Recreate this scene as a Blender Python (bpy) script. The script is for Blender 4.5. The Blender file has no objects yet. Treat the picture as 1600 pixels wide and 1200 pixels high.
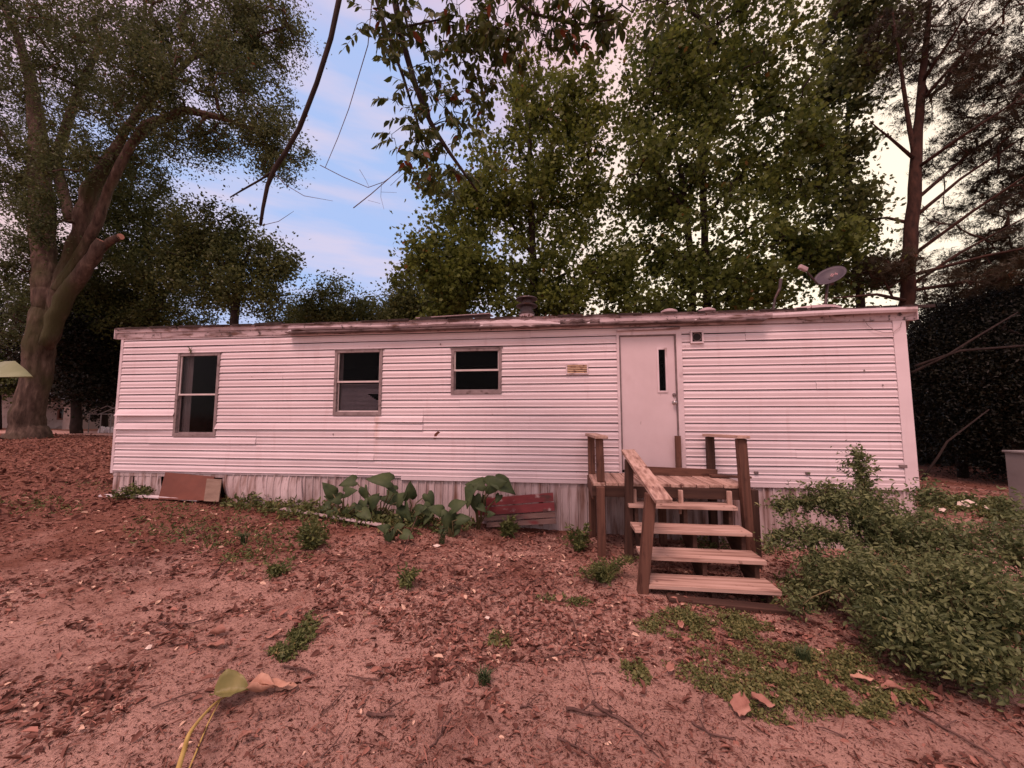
import bpy, math, random
import numpy as np
from mathutils import Vector, Matrix, noise

random.seed(7)
rng = np.random.default_rng(11)
R = math.radians

# ------------------------------------------------------------------ camera, sky, sun, exposure
YAW, PITCH, EYE, FPX = R(6.9), R(4.76), 1.6, 600.0
scene = bpy.context.scene
cam_data = bpy.data.cameras.new('camera')
cam = bpy.data.objects.new('camera', cam_data)
scene.collection.objects.link(cam)
cam.location = (0, 0, EYE)
cam.rotation_euler = (R(90) + PITCH, 0, YAW)
cam_data.sensor_width = 36
cam_data.lens = 36 * FPX / 1600
cam_data.clip_start = 0.05
cam_data.clip_end = 2000
scene.camera = cam

SUN_EL, SUN_AZ = R(60), R(200)      # soft sun lamp added high behind the camera to brighten the front wall
world = bpy.data.worlds.new('World')
scene.world = world
world.use_nodes = True
wn, wl = world.node_tree.nodes, world.node_tree.links
wn.clear()


def N(nodes, kind, **kw):
    n = nodes.new(kind)
    for k, v in kw.items():
        setattr(n, k, v)
    return n


out = N(wn, 'ShaderNodeOutputWorld')
add = N(wn, 'ShaderNodeAddShader')
bg1 = N(wn, 'ShaderNodeBackground')
bg2 = N(wn, 'ShaderNodeBackground')
sky = N(wn, 'ShaderNodeTexSky', sky_type='NISHITA')
sky.sun_disc = False
sky.sun_elevation = SUN_EL
sky.sun_rotation = SUN_AZ
bg1.inputs['Strength'].default_value = 0.012
wl.new(sky.outputs[0], bg1.inputs['Color'])
tc = N(wn, 'ShaderNodeTexCoord')
sep = N(wn, 'ShaderNodeSeparateXYZ')
wl.new(tc.outputs['Generated'], sep.inputs[0])
# thin dusk cloud lit pink overhead, blue gap in the middle of the sky, pale low down
ramp = N(wn, 'ShaderNodeValToRGB')
er = ramp.color_ramp
stops = [(0.0, (0.80, 0.62, 0.62)), (0.25, (0.92, 0.66, 0.66)), (0.55, (0.90, 0.62, 0.72)), (0.72, (0.98, 0.61, 0.67)), (1.0, (1.0, 0.62, 0.61))]
er.elements[0].position, er.elements[0].color = stops[0][0], (*stops[0][1], 1)
er.elements[1].position, er.elements[1].color = stops[-1][0], (*stops[-1][1], 1)
for p, c in stops[1:-1]:
    e = er.elements.new(p)
    e.color = (*c, 1)
nz = N(wn, 'ShaderNodeTexNoise')
nz.inputs['Scale'].default_value = 2.2
nz.inputs['Detail'].default_value = 5
nz.inputs['Roughness'].default_value = 0.5
mp = N(wn, 'ShaderNodeMapping')
mp.inputs['Scale'].default_value = (1, 1, 3.2)
wl.new(tc.outputs['Generated'], mp.inputs[0])
wl.new(mp.outputs[0], nz.inputs['Vector'])
m1 = N(wn, 'ShaderNodeMath', operation='MULTIPLY_ADD')
m1.inputs[1].default_value = 0.30
m1.inputs[2].default_value = -0.15
wl.new(nz.outputs['Fac'], m1.inputs[0])
m2 = N(wn, 'ShaderNodeMath', operation='ADD')
wl.new(sep.outputs['Z'], m2.inputs[0])
wl.new(m1.outputs[0], m2.inputs[1])
wl.new(m2.outputs[0], ramp.inputs[0])
# cloud streaks
nz2 = N(wn, 'ShaderNodeTexNoise')
nz2.inputs['Scale'].default_value = 3.0
nz2.inputs['Detail'].default_value = 6
mp2 = N(wn, 'ShaderNodeMapping')
mp2.inputs['Scale'].default_value = (1, 1, 6)
mp2.inputs['Location'].default_value = (3.1, 0.4, 1.7)
wl.new(tc.outputs['Generated'], mp2.inputs[0])
wl.new(mp2.outputs[0], nz2.inputs['Vector'])
cr2 = N(wn, 'ShaderNodeMapRange')
cr2.inputs['From Min'].default_value = 0.46
cr2.inputs['From Max'].default_value = 0.68
cr2.inputs['To Max'].default_value = 0.55
wl.new(nz2.outputs['Fac'], cr2.inputs['Value'])
mixc = N(wn, 'ShaderNodeMix', data_type='RGBA')
# the gap of blue in the cloud, left of the middle of the picture
gapd = Vector((-0.47, 0.80, 0.36)).normalized()
dt0 = N(wn, 'ShaderNodeVectorMath', operation='DOT_PRODUCT')
wl.new(tc.outputs['Generated'], dt0.inputs[0])
dt0.inputs[1].default_value = gapd
ma0 = N(wn, 'ShaderNodeMath', operation='ADD')
wl.new(dt0.outputs['Value'], ma0.inputs[0])
wl.new(m1.outputs[0], ma0.inputs[1])
mr0 = N(wn, 'ShaderNodeMapRange', interpolation_type='SMOOTHSTEP')
mr0.inputs['From Min'].default_value = 0.84
mr0.inputs['From Max'].default_value = 0.99
wl.new(ma0.outputs[0], mr0.inputs['Value'])
mix0 = N(wn, 'ShaderNodeMix', data_type='RGBA')
wl.new(mr0.outputs[0], mix0.inputs['Factor'])
wl.new(ramp.outputs[0], mix0.inputs[6])
mix0.inputs[7].default_value = (0.45, 0.60, 0.97, 1)
wl.new(cr2.outputs[0], mixc.inputs['Factor'])
wl.new(mix0.outputs[2], mixc.inputs[6])
mixc.inputs[7].default_value = (0.95, 0.74, 0.82, 1)
# sunset glow low behind the trees on the right
glow_dir = Vector((0.56, 0.80, 0.16)).normalized()
dot = N(wn, 'ShaderNodeVectorMath', operation='DOT_PRODUCT')
wl.new(tc.outputs['Generated'], dot.inputs[0])
dot.inputs[1].default_value = glow_dir
gr = N(wn, 'ShaderNodeMapRange', interpolation_type='SMOOTHSTEP')
gr.inputs['From Min'].default_value = 0.62
gr.inputs['From Max'].default_value = 1.0
wl.new(dot.outputs['Value'], gr.inputs['Value'])
mixg = N(wn, 'ShaderNodeMix', data_type='RGBA')
wl.new(gr.outputs[0], mixg.inputs['Factor'])
wl.new(mixc.outputs[2], mixg.inputs[6])
mixg.inputs[7].default_value = (1.40, 1.18, 0.90, 1)
wl.new(mixg.outputs[2], bg2.inputs['Color'])
bg2.inputs['Strength'].default_value = 0.76
wl.new(bg1.outputs[0], add.inputs[0])
wl.new(bg2.outputs[0], add.inputs[1])
wl.new(add.outputs[0], out.inputs[0])

sun_data = bpy.data.lights.new('sun', 'SUN')
sun_data.energy = 2.1
sun_data.angle = R(18)
sun_data.color = (1.0, 0.59, 0.55)
sun = bpy.data.objects.new('sun', sun_data)
scene.collection.objects.link(sun)
# nishita rotation: azimuth measured clockwise from +Y
sd = Vector((math.sin(SUN_AZ) * math.cos(SUN_EL), math.cos(SUN_AZ) * math.cos(SUN_EL), math.sin(SUN_EL)))
sun.rotation_euler = sd.to_track_quat('Z', 'Y').to_euler()

scene.render.engine = 'CYCLES'
scene.view_settings.view_transform = 'Standard'
scene.view_settings.look = 'None'
scene.view_settings.gamma = 1
scene.view_settings.exposure = 0.26
scene.cycles.max_bounces = 6
scene.cycles.transparent_max_bounces = 12


# ------------------------------------------------------------------ survey: measured positions to world points
def ray(u, v):
    a, b = (u - 800) / FPX, -(v - 600) / FPX
    f = math.cos(PITCH) - b * math.sin(PITCH)
    z = math.sin(PITCH) + b * math.cos(PITCH)
    return Vector((a * math.cos(YAW) - f * math.sin(YAW), a * math.sin(YAW) + f * math.cos(YAW), z))


def PY(u, v, y):
    d = ray(u, v)
    k = y / d.y
    return Vector((d.x * k, y, EYE + d.z * k))


_gx = [-400, -60, -22, -12, -7.3, -3, 0.3, 2.8, 6, 20, 60, 400]
_gz = [1.2, 1.0, 0.72, 0.48, 0.35, 0.17, -0.01, -0.10, -0.13, -0.15, -0.2, -0.2]


def gz(x, y=0):
    return float(np.interp(x, _gx, _gz))


def PG(u, v):
    """point on the ground seen there"""
    d = ray(u, v)
    z = 0.0
    for _ in range(12):
        k = (z - EYE) / min(d.z, -0.01)
        z = gz(d.x * k)
    return Vector((d.x * k, d.y * k, z))


# ------------------------------------------------------------------ helpers
COL = scene.collection


def tag(o, label=None, cat=None, group=None, kind=None):
    if label: o['label'] = label
    if cat: o['category'] = cat
    if group: o['group'] = group
    if kind: o['kind'] = kind
    return o


def thing(name, label, cat, loc=(0, 0, 0), group=None):
    o = bpy.data.objects.new(name, None)
    o.empty_display_size = 0.1
    COL.objects.link(o)
    o.location = loc
    return tag(o, label, cat, group)


def wloc(o):
    v = Vector((0, 0, 0))
    while o is not None:
        v = v + Vector(o.location)
        o = o.parent
    return v


class MB:
    def __init__(self):
        self.v, self.f = [], []

    def add(self, vs, fs):
        n = len(self.v)
        self.v += [tuple(p) for p in vs]
        self.f += [tuple(i + n for i in f) for f in fs]

    def box(self, x0, x1, y0, y1, z0, z1):
        self.add([(x0, y0, z0), (x1, y0, z0), (x1, y1, z0), (x0, y1, z0), (x0, y0, z1), (x1, y0, z1), (x1, y1, z1), (x0, y1, z1)],
                 [(0, 3, 2, 1), (4, 5, 6, 7), (0, 1, 5, 4), (1, 2, 6, 5), (2, 3, 7, 6), (3, 0, 4, 7)])
        return self

    def beam(self, p0, p1, w, h, side=(1, 0, 0)):
        """square section bar from p0 to p1; w along side, h across"""
        p0, p1 = Vector(p0), Vector(p1)
        d = (p1 - p0).normalized()
        s = Vector(side)
        s = (s - d * s.dot(d)).normalized()
        t = d.cross(s)
        vs = []
        for p in (p0, p1):
            for a, b in ((-1, -1), (1, -1), (1, 1), (-1, 1)):
                vs.append(p + s * (a * w / 2) + t * (b * h / 2))
        self.add(vs, [(0, 1, 2, 3), (7, 6, 5, 4), (0, 4, 5, 1), (1, 5, 6, 2), (2, 6, 7, 3), (3, 7, 4, 0)])
        return self

    def tube(self, pts, rads, n=6, cap=True):
        pts = [Vector(p) for p in pts]
        if not hasattr(rads, '__len__'): rads = [rads] * len(pts)
        ref = Vector((0.31, 0.92, 0.22))
        base = len(self.v)
        m = len(pts)
        for i, p in enumerate(pts):
            d = (pts[min(i + 1, m - 1)] - pts[max(i - 1, 0)])
            if d.length < 1e-9: d = Vector((0, 0, 1))
            d.normalize()
            a = d.cross(ref)
            if a.length < 1e-3: a = d.cross(Vector((1, 0, 0)))
            a.normalize()
            b = d.cross(a)
            for k in range(n):
                t = 2 * math.pi * k / n
                self.v.append(tuple(p + (a * math.cos(t) + b * math.sin(t)) * rads[i]))
        for i in range(m - 1):
            for k in range(n):
                q = (k + 1) % n
                self.f.append((base + i * n + k, base + i * n + q, base + (i + 1) * n + q, base + (i + 1) * n + k))
        if cap:
            self.f.append(tuple(base + k for k in reversed(range(n))))
            self.f.append(tuple(base + (m - 1) * n + k for k in range(n)))
        return self

    def lathe(self, c, prof, n=20):
        c = Vector(c)
        base = len(self.v)
        for r, z in prof:
            for k in range(n):
                t = 2 * math.pi * k / n
                self.v.append((c.x + r * math.cos(t), c.y + r * math.sin(t), c.z + z))
        for i in range(len(prof) - 1):
            for k in range(n):
                q = (k + 1) % n
                self.f.append((base + i * n + k, base + i * n + q, base + (i + 1) * n + q, base + (i + 1) * n + k))
        self.f.append(tuple(base + k for k in reversed(range(n))))
        self.f.append(tuple(base + (len(prof) - 1) * n + k for k in range(n)))
        return self

    def prism(self, pts, off):
        """closed polygon extruded by off"""
        n = len(pts)
        off = Vector(off)
        a = [Vector(p) for p in pts]
        self.add(a + [p + off for p in a],
                 [tuple(range(n)), tuple(reversed(range(n, 2 * n)))] + [((i + 1) % n, i, n + i, n + (i + 1) % n) for i in range(n)])
        return self

    def build(self, name, mat, parent=None, smooth=False, bevel=0.0, thick=0.0, label=None, kind=None):
        me = bpy.data.meshes.new(name)
        o0 = wloc(parent) if parent is not None else Vector((0, 0, 0))
        vs = [(p[0] - o0.x, p[1] - o0.y, p[2] - o0.z) for p in self.v]
        me.from_pydata(vs, [], self.f)
        if smooth: me.polygons.foreach_set('use_smooth', [True] * len(me.polygons))
        me.materials.append(mat)
        me.update()
        o = bpy.data.objects.new(name, me)
        COL.objects.link(o)
        if parent is not None: o.parent = parent
        if thick:
            m = o.modifiers.new('solid', 'SOLIDIFY')
            m.thickness = thick
            m.offset = 0
        if bevel:
            m = o.modifiers.new('bevel', 'BEVEL')
            m.width = bevel
            m.segments = 2
            m.limit_method = 'ANGLE'
        if label: o['label'] = label
        if kind: o['kind'] = kind
        return o

    def build_thing(self, name, mat, label, cat, group=None, kind=None, **kw):
        """a thing that is one mesh, its origin at its own base"""
        a = np.array(self.v)
        c = Vector(((a[:, 0].min() + a[:, 0].max()) / 2, (a[:, 1].min() + a[:, 1].max()) / 2, a[:, 2].min()))
        self.v = [(p[0] - c.x, p[1] - c.y, p[2] - c.z) for p in self.v]
        o = self.build(name, mat, None, **kw)
        o.location = c
        return tag(o, label, cat, group, kind)


# ------------------------------------------------------------------ materials
def lin(r, g, b): return (r, g, b, 1)


def mat_base(name, rough=0.7, spec=0.3):
    m = bpy.data.materials.new(name)
    m.use_nodes = True
    nt = m.node_tree
    b = nt.nodes['Principled BSDF']
    b.inputs['Roughness'].default_value = rough
    b.inputs['Specular IOR Level'].default_value = spec
    return m, nt, b


def noise_mat(name, stops, scale=4.0, stretch=(1, 1, 1), detail=6, rough=0.7, spec=0.3, bump=0.0, bscale=None, bdist=0.01,
              metal=0.0, second=None, nrough=0.6):
    """colour from noise in object space; second = (colour, scale, lo, hi, stretch) blotches laid over"""
    m, nt, b = mat_base(name, rough, spec)
    n, l = nt.nodes, nt.links
    tcn = N(n, 'ShaderNodeTexCoord')
    mpn = N(n, 'ShaderNodeMapping')
    mpn.inputs['Scale'].default_value = stretch
    l.new(tcn.outputs['Object'], mpn.inputs[0])
    t = N(n, 'ShaderNodeTexNoise')
    t.inputs['Scale'].default_value = scale
    t.inputs['Detail'].default_value = detail
    t.inputs['Roughness'].default_value = nrough
    l.new(mpn.outputs[0], t.inputs['Vector'])
    r = N(n, 'ShaderNodeValToRGB')
    cr = r.color_ramp
    cr.elements[0].position, cr.elements[0].color = stops[0][0], lin(*stops[0][1])
    cr.elements[1].position, cr.elements[1].color = stops[-1][0], lin(*stops[-1][1])
    for p, c in stops[1:-1]:
        cr.elements.new(p).color = lin(*c)
    l.new(t.outputs['Fac'], r.inputs[0])
    col = r.outputs[0]
    if second:
        for sc in (second if isinstance(second, list) else [second]):
            c2, s2, lo, hi, st2 = sc
            mp_ = N(n, 'ShaderNodeMapping')
            mp_.inputs['Scale'].default_value = st2
            mp_.inputs['Location'].default_value = (s2, 3.7, 1.3)
            l.new(tcn.outputs['Object'], mp_.inputs[0])
            t2 = N(n, 'ShaderNodeTexNoise')
            t2.inputs['Scale'].default_value = s2
            t2.inputs['Detail'].default_value = 5
            l.new(mp_.outputs[0], t2.inputs['Vector'])
            mr = N(n, 'ShaderNodeMapRange')
            mr.inputs['From Min'].default_value = lo
            mr.inputs['From Max'].default_value = hi
            l.new(t2.outputs['Fac'], mr.inputs['Value'])
            mx = N(n, 'ShaderNodeMix', data_type='RGBA')
            l.new(mr.outputs[0], mx.inputs['Factor'])
            l.new(col, mx.inputs[6])
            mx.inputs[7].default_value = lin(*c2)
            col = mx.outputs[2]
    l.new(col, b.inputs['Base Color'])
    b.inputs['Metallic'].default_value = metal
    if bump:
        bt = t
        if bscale:
            bt = N(n, 'ShaderNodeTexNoise')
            bt.inputs['Scale'].default_value = bscale
            bt.inputs['Detail'].default_value = 8
            l.new(mpn.outputs[0], bt.inputs['Vector'])
        bp = N(n, 'ShaderNodeBump')
        bp.inputs['Strength'].default_value = bump
        bp.inputs['Distance'].default_value = bdist
        l.new(bt.outputs['Fac'], bp.inputs['Height'])
        l.new(bp.outputs[0], b.inputs['Normal'])
    return m


def leaf_mat(name, ca, cb, cc=None, trans=0.35, rough=0.5, transcol=None):
    """colour varies leaf by leaf through the 'tint' attribute"""
    m, nt, b = mat_base(name, rough, 0.25)
    n, l = nt.nodes, nt.links
    at = N(n, 'ShaderNodeAttribute', attribute_name='tint')
    r = N(n, 'ShaderNodeValToRGB')
    r.color_ramp.elements[0].color = lin(*ca)
    r.color_ramp.elements[1].color = lin(*cb)
    if cc:
        r.color_ramp.elements[1].position = 0.93
        r.color_ramp.elements.new(0.97).color = lin(*cc)
    l.new(at.outputs['Fac'], r.inputs[0])
    l.new(r.outputs[0], b.inputs['Base Color'])
    tr = N(n, 'ShaderNodeBsdfTranslucent')
    l.new(r.outputs[0], tr.inputs['Color'])
    mx = N(n, 'ShaderNodeMixShader')
    mx.inputs[0].default_value = trans
    l.new(b.outputs[0], mx.inputs[1])
    l.new(tr.outputs[0], mx.inputs[2])
    l.new(mx.outputs[0], n['Material Output'].inputs[0])
    return m


def glass_mat(name):
    m = bpy.data.materials.new(name)
    m.use_nodes = True
    n, l = m.node_tree.nodes, m.node_tree.links
    n.clear()
    o = N(n, 'ShaderNodeOutputMaterial')
    mx = N(n, 'ShaderNodeMixShader')
    fr = N(n, 'ShaderNodeFresnel')
    fr.inputs[0].default_value = 1.14
    t = N(n, 'ShaderNodeBsdfTransparent')
    t.inputs[0].default_value = lin(0.75, 0.75, 0.75)
    g = N(n, 'ShaderNodeBsdfGlossy')
    g.inputs['Roughness'].default_value = 0.08
    l.new(fr.outputs[0], mx.inputs[0])
    l.new(t.outputs[0], mx.inputs[1])
    l.new(g.outputs[0], mx.inputs[2])
    l.new(mx.outputs[0], o.inputs[0])
    return m


M = {}
M['siding'] = noise_mat('vinyl_siding', [(0.35, (0.67, 0.575, 0.58)), (0.6, (0.75, 0.66, 0.665))], 1.3, (0.5, 1, 1.6), rough=0.42, spec=0.4,
                        second=[((0.52, 0.40, 0.38), 1.1, 0.60, 0.95, (1, 1, 0.35)), ((0.36, 0.26, 0.24), 14.0, 0.73, 0.82, (1, 1, 1)),
                                ((0.60, 0.48, 0.47), 7.0, 0.58, 1.0, (1.6, 1, 0.18))], bump=0.05, bscale=5, bdist=0.01)
def add_rust_run(m, x, z0_, z1_):
    """narrow brownish run of rust below the corner of the second window (object space of the home)"""
    n, l = m.node_tree.nodes, m.node_tree.links
    b_ = n['Principled BSDF']
    src = b_.inputs['Base Color'].links[0].from_socket
    t = N(n, 'ShaderNodeTexCoord')
    sp = N(n, 'ShaderNodeSeparateXYZ')
    l.new(t.outputs['Object'], sp.inputs[0])
    q = N(n, 'ShaderNodeTexNoise')
    q.inputs['Scale'].default_value = 9
    l.new(t.outputs['Object'], q.inputs['Vector'])
    a1 = N(n, 'ShaderNodeMath', operation='SUBTRACT')
    a1.inputs[1].default_value = x
    l.new(sp.outputs['X'], a1.inputs[0])
    a2 = N(n, 'ShaderNodeMath', operation='ABSOLUTE')
    l.new(a1.outputs[0], a2.inputs[0])
    mr_ = N(n, 'ShaderNodeMapRange')
    mr_.inputs['From Min'].default_value = 0.06
    mr_.inputs['From Max'].default_value = 0.0
    l.new(a2.outputs[0], mr_.inputs['Value'])
    mz = N(n, 'ShaderNodeMapRange')
    mz.inputs['From Min'].default_value = z0_
    mz.inputs['From Max'].default_value = z1_
    l.new(sp.outputs['Z'], mz.inputs['Value'])
    cut = N(n, 'ShaderNodeMath', operation='LESS_THAN')
    cut.inputs[1].default_value = z1_
    l.new(sp.outputs['Z'], cut.inputs[0])
    p1 = N(n, 'ShaderNodeMath', operation='MULTIPLY')
    l.new(mr_.outputs[0], p1.inputs[0])
    l.new(mz.outputs[0], p1.inputs[1])
    p2 = N(n, 'ShaderNodeMath', operation='MULTIPLY')
    l.new(p1.outputs[0], p2.inputs[0])
    l.new(q.outputs['Fac'], p2.inputs[1])
    p3 = N(n, 'ShaderNodeMath', operation='MULTIPLY')
    l.new(p2.outputs[0], p3.inputs[0])
    l.new(cut.outputs[0], p3.inputs[1])
    mx_ = N(n, 'ShaderNodeMix', data_type='RGBA')
    l.new(p3.outputs[0], mx_.inputs['Factor'])
    l.new(src, mx_.inputs[6])
    mx_.inputs[7].default_value = lin(0.42, 0.20, 0.08)
    l.new(mx_.outputs[2], b_.inputs['Base Color'])


add_rust_run(M['siding'], PY(589, 690, 5.55).x + 1.4, 0.15, 0.90)
M['trim'] = noise_mat('pale_trim', [(0.3, (0.58, 0.49, 0.49)), (0.7, (0.74, 0.65, 0.66))], 3, (1, 1, 1), rough=0.5,
                      second=((0.30, 0.21, 0.19), 6, 0.56, 0.8, (1, 1, 0.5)))
M['fascia'] = noise_mat('fascia_metal', [(0.3, (0.34, 0.26, 0.26)), (0.7, (0.60, 0.50, 0.50))], 2.5, (1, 1, 3), rough=0.5,
                        second=[((0.13, 0.07, 0.05), 5, 0.52, 0.66, (0.6, 1, 3)), ((0.07, 0.05, 0.045), 17, 0.58, 0.7, (1, 1, 1))], bump=0.2)
M['skirt'] = noise_mat('skirting_metal', [(0.3, (0.40, 0.33, 0.31)), (0.7, (0.62, 0.53, 0.52))], 2.2, (2.4, 1, 0.5), rough=0.5,
                       second=[((0.20, 0.11, 0.08), 3.2, 0.48, 0.70, (2.6, 1, 0.4)), ((0.17, 0.11, 0.085), 9, 0.58, 0.78, (3, 1, 0.5))])
M['roof'] = noise_mat('roof_metal', [(0.3, (0.10, 0.07, 0.065)), (0.7, (0.24, 0.18, 0.17))], 3, rough=0.6,
                      second=((0.05, 0.03, 0.025), 7, 0.5, 0.65, (1, 1, 1)), bump=0.3)
M['roof_dark'] = noise_mat('roofing_felt', [(0.3, (0.022, 0.016, 0.015)), (0.7, (0.06, 0.045, 0.04))], 9, rough=0.9, bump=0.4)
M['frame'] = noise_mat('window_frame_metal', [(0.3, (0.20, 0.155, 0.15)), (0.7, (0.32, 0.26, 0.25))], 8, rough=0.5,
                       second=((0.1, 0.07, 0.06), 12, 0.55, 0.7, (1, 1, 1)))
M['sash'] = noise_mat('sash_white', [(0.3, (0.56, 0.48, 0.46)), (0.7, (0.72, 0.64, 0.60))], 9, rough=0.5)
M['door'] = noise_mat('door_paint', [(0.3, (0.60, 0.50, 0.50)), (0.7, (0.68, 0.58, 0.585))], 2.0, rough=0.4, spec=0.4,
                      second=[((0.44, 0.34, 0.33), 2.4, 0.6, 0.9, (1, 1, 0.6)), ((0.4, 0.31, 0.3), 20, 0.70, 0.76, (1, 1, 0.4))], bump=0.03)
M['weather'] = noise_mat('weatherstrip', [(0.3, (0.13, 0.10, 0.10)), (0.7, (0.24, 0.19, 0.18))], 12)
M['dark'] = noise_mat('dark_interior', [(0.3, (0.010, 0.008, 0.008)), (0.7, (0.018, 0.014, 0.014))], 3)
M['curtain'] = noise_mat('curtain_cloth', [(0.3, (0.30, 0.25, 0.25)), (0.7, (0.46, 0.40, 0.40))], 3, (12, 12, 1), rough=0.9)
M['blind'] = noise_mat('blind_vinyl', [(0.3, (0.36, 0.30, 0.33)), (0.7, (0.48, 0.42, 0.45))], 5, rough=0.7)
M['glass'] = glass_mat('window_glass')
M['steel'] = noise_mat('brushed_steel', [(0.3, (0.4, 0.38, 0.37)), (0.7, (0.6, 0.57, 0.55))], 20, rough=0.3, metal=0.9)
M['grille'] = noise_mat('yellowed_grille', [(0.3, (0.50, 0.34, 0.20)), (0.7, (0.66, 0.48, 0.30))], 12, rough=0.6,
                        second=((0.15, 0.05, 0.03), 14, 0.55, 0.65, (1, 1, 1)))
M['flue'] = noise_mat('flue_metal', [(0.3, (0.05, 0.038, 0.038)), (0.7, (0.12, 0.095, 0.095))], 6, rough=0.45, metal=0.4,
                      second=((0.07, 0.04, 0.03), 8, 0.5, 0.65, (1, 1, 1)))
M['flue_base'] = noise_mat('flue_cone', [(0.3, (0.34, 0.25, 0.25)), (0.7, (0.50, 0.40, 0.40))], 8, rough=0.5)
M['dish'] = noise_mat('dish_grey', [(0.3, (0.045, 0.04, 0.052)), (0.7, (0.075, 0.062, 0.075))], 6, rough=0.5)
M['mark'] = noise_mat('dish_print', [(0.3, (0.45, 0.24, 0.25)), (0.7, (0.55, 0.33, 0.33))], 20)
for ax, st in (('x', (0.6, 14, 14)), ('y', (14, 0.6, 14)), ('z', (14, 14, 0.6))):
    M['post_' + ax] = noise_mat('stained_wood_' + ax, [(0.32, (0.075, 0.036, 0.024)), (0.68, (0.17, 0.084, 0.056))], 2.0, st, 8, 0.75,
                                bump=0.35, bdist=0.004, second=((0.05, 0.02, 0.014), 5, 0.56, 0.74, tuple(1 + 0.2 * s for s in st)))
    M['dark_' + ax] = noise_mat('dark_wood_' + ax, [(0.32, (0.035, 0.018, 0.013)), (0.68, (0.085, 0.046, 0.032))], 2.0, st, 8, 0.8,
                                bump=0.35, bdist=0.004)  # darker copy of the stained wood for joists, stringers and some posts
    M['tread_' + ax] = noise_mat('weathered_wood_' + ax, [(0.3, (0.22, 0.125, 0.09)), (0.5, (0.47, 0.32, 0.25)), (0.7, (0.60, 0.44, 0.36))], 1.8, st, 9, 0.8,
                                 bump=0.45, bdist=0.004, second=[((0.16, 0.08, 0.06), 2.5, 0.56, 0.74, tuple(0.6 + 0.3 * s for s in st)),
                                                                 ((0.12, 0.06, 0.045), 9, 0.66, 0.72, (1, 1, 1))])
M['red_board'] = noise_mat('flaking_red_paint', [(0.3, (0.13, 0.022, 0.024)), (0.7, (0.20, 0.035, 0.036))], 3, (1, 1, 4), rough=0.6,
                           second=[((0.36, 0.27, 0.25), 7, 0.60, 0.66, (0.8, 1, 1.4)), ((0.07, 0.03, 0.025), 5, 0.55, 0.66, (0.7, 1, 2))], bump=0.3)
M['grey_board'] = noise_mat('bare_grey_board', [(0.3, (0.10, 0.06, 0.05)), (0.7, (0.2, 0.13, 0.11))], 3, (1, 1, 10), rough=0.8,
                            second=((0.13, 0.03, 0.03), 4, 0.55, 0.65, (1, 1, 2)), bump=0.3)
M['plywood'] = noise_mat('rusty_brown_panel', [(0.3, (0.10, 0.032, 0.018)), (0.7, (0.17, 0.056, 0.032))], 3, rough=0.6, bump=0.15)
M['olive_board'] = noise_mat('greyish_board', [(0.3, (0.16, 0.11, 0.08)), (0.7, (0.26, 0.19, 0.14))], 5, (1, 1, 3), rough=0.8)
M['pipe'] = noise_mat('white_vinyl', [(0.3, (0.70, 0.62, 0.62)), (0.7, (0.82, 0.76, 0.76))], 6, rough=0.5,
                      second=((0.25, 0.12, 0.09), 9, 0.62, 0.7, (1, 1, 1)))
M['paper'] = noise_mat('pale_paper', [(0.3, (0.62, 0.52, 0.42)), (0.7, (0.75, 0.66, 0.56))], 8, rough=0.8)
M['cabinet'] = noise_mat('grey_cabinet', [(0.3, (0.24, 0.22, 0.215)), (0.7, (0.32, 0.295, 0.285))], 3, rough=0.5)
M['stucco'] = noise_mat('pale_stucco', [(0.3, (0.26, 0.21, 0.19)), (0.7, (0.40, 0.33, 0.30))], 1.2, rough=0.9,
                        second=((0.16, 0.11, 0.09), 1.6, 0.52, 0.7, (1, 1, 2)))
M['roofing'] = noise_mat('grey_shingle', [(0.3, (0.08, 0.07, 0.065)), (0.7, (0.16, 0.14, 0.13))], 4)
M['sand'] = noise_mat('drive_sand', [(0.3, (0.44, 0.25, 0.20)), (0.7, (0.56, 0.35, 0.28))], 1.5, rough=0.95,
                      second=((0.25, 0.11, 0.08), 2.5, 0.52, 0.7, (1, 1, 1)))
M['bark_oak'] = noise_mat('oak_bark', [(0.3, (0.035, 0.023, 0.017)), (0.55, (0.100, 0.070, 0.052)), (0.75, (0.19, 0.14, 0.105))], 3.2, (2.2, 2.2, 0.6), 8, 0.95,
                          bump=0.9, bdist=0.05, second=((0.055, 0.055, 0.022), 0.8, 0.48, 0.66, (1, 1, 0.6)))
M['bark_dark'] = noise_mat('dark_bark', [(0.3, (0.012, 0.008, 0.006)), (0.7, (0.036, 0.024, 0.019))], 5, (2, 2, 0.7), 8, 0.95, bump=0.7, bdist=0.03)
M['bark_pine'] = noise_mat('pine_bark', [(0.3, (0.020, 0.010, 0.007)), (0.7, (0.070, 0.034, 0.022))], 6, (1.6, 1.6, 0.7), 8, 0.95, bump=0.9, bdist=0.03)
M['cutwood'] = noise_mat('cut_wood', [(0.3, (0.45, 0.22, 0.15)), (0.7, (0.62, 0.34, 0.25))], 5)
M['twig'] = noise_mat('dry_twig', [(0.3, (0.06, 0.032, 0.026)), (0.7, (0.17, 0.098, 0.08))], 12, rough=0.9)
M['vine'] = noise_mat('vine_stem', [(0.3, (0.10, 0.09, 0.04)), (0.7, (0.2, 0.17, 0.08))], 12, rough=0.7)
M['oak_leaf'] = leaf_mat('oak_leaves', (0.040, 0.058, 0.022), (0.130, 0.160, 0.060), (0.15, 0.075, 0.03), trans=0.4)
M['backoak_leaf'] = leaf_mat('back_oak_leaves', (0.044, 0.062, 0.020), (0.140, 0.170, 0.052), trans=0.4)
M['syc_leaf'] = leaf_mat('sycamore_leaves', (0.050, 0.076, 0.016), (0.185, 0.230, 0.046), (0.22, 0.11, 0.03), trans=0.5)
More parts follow.
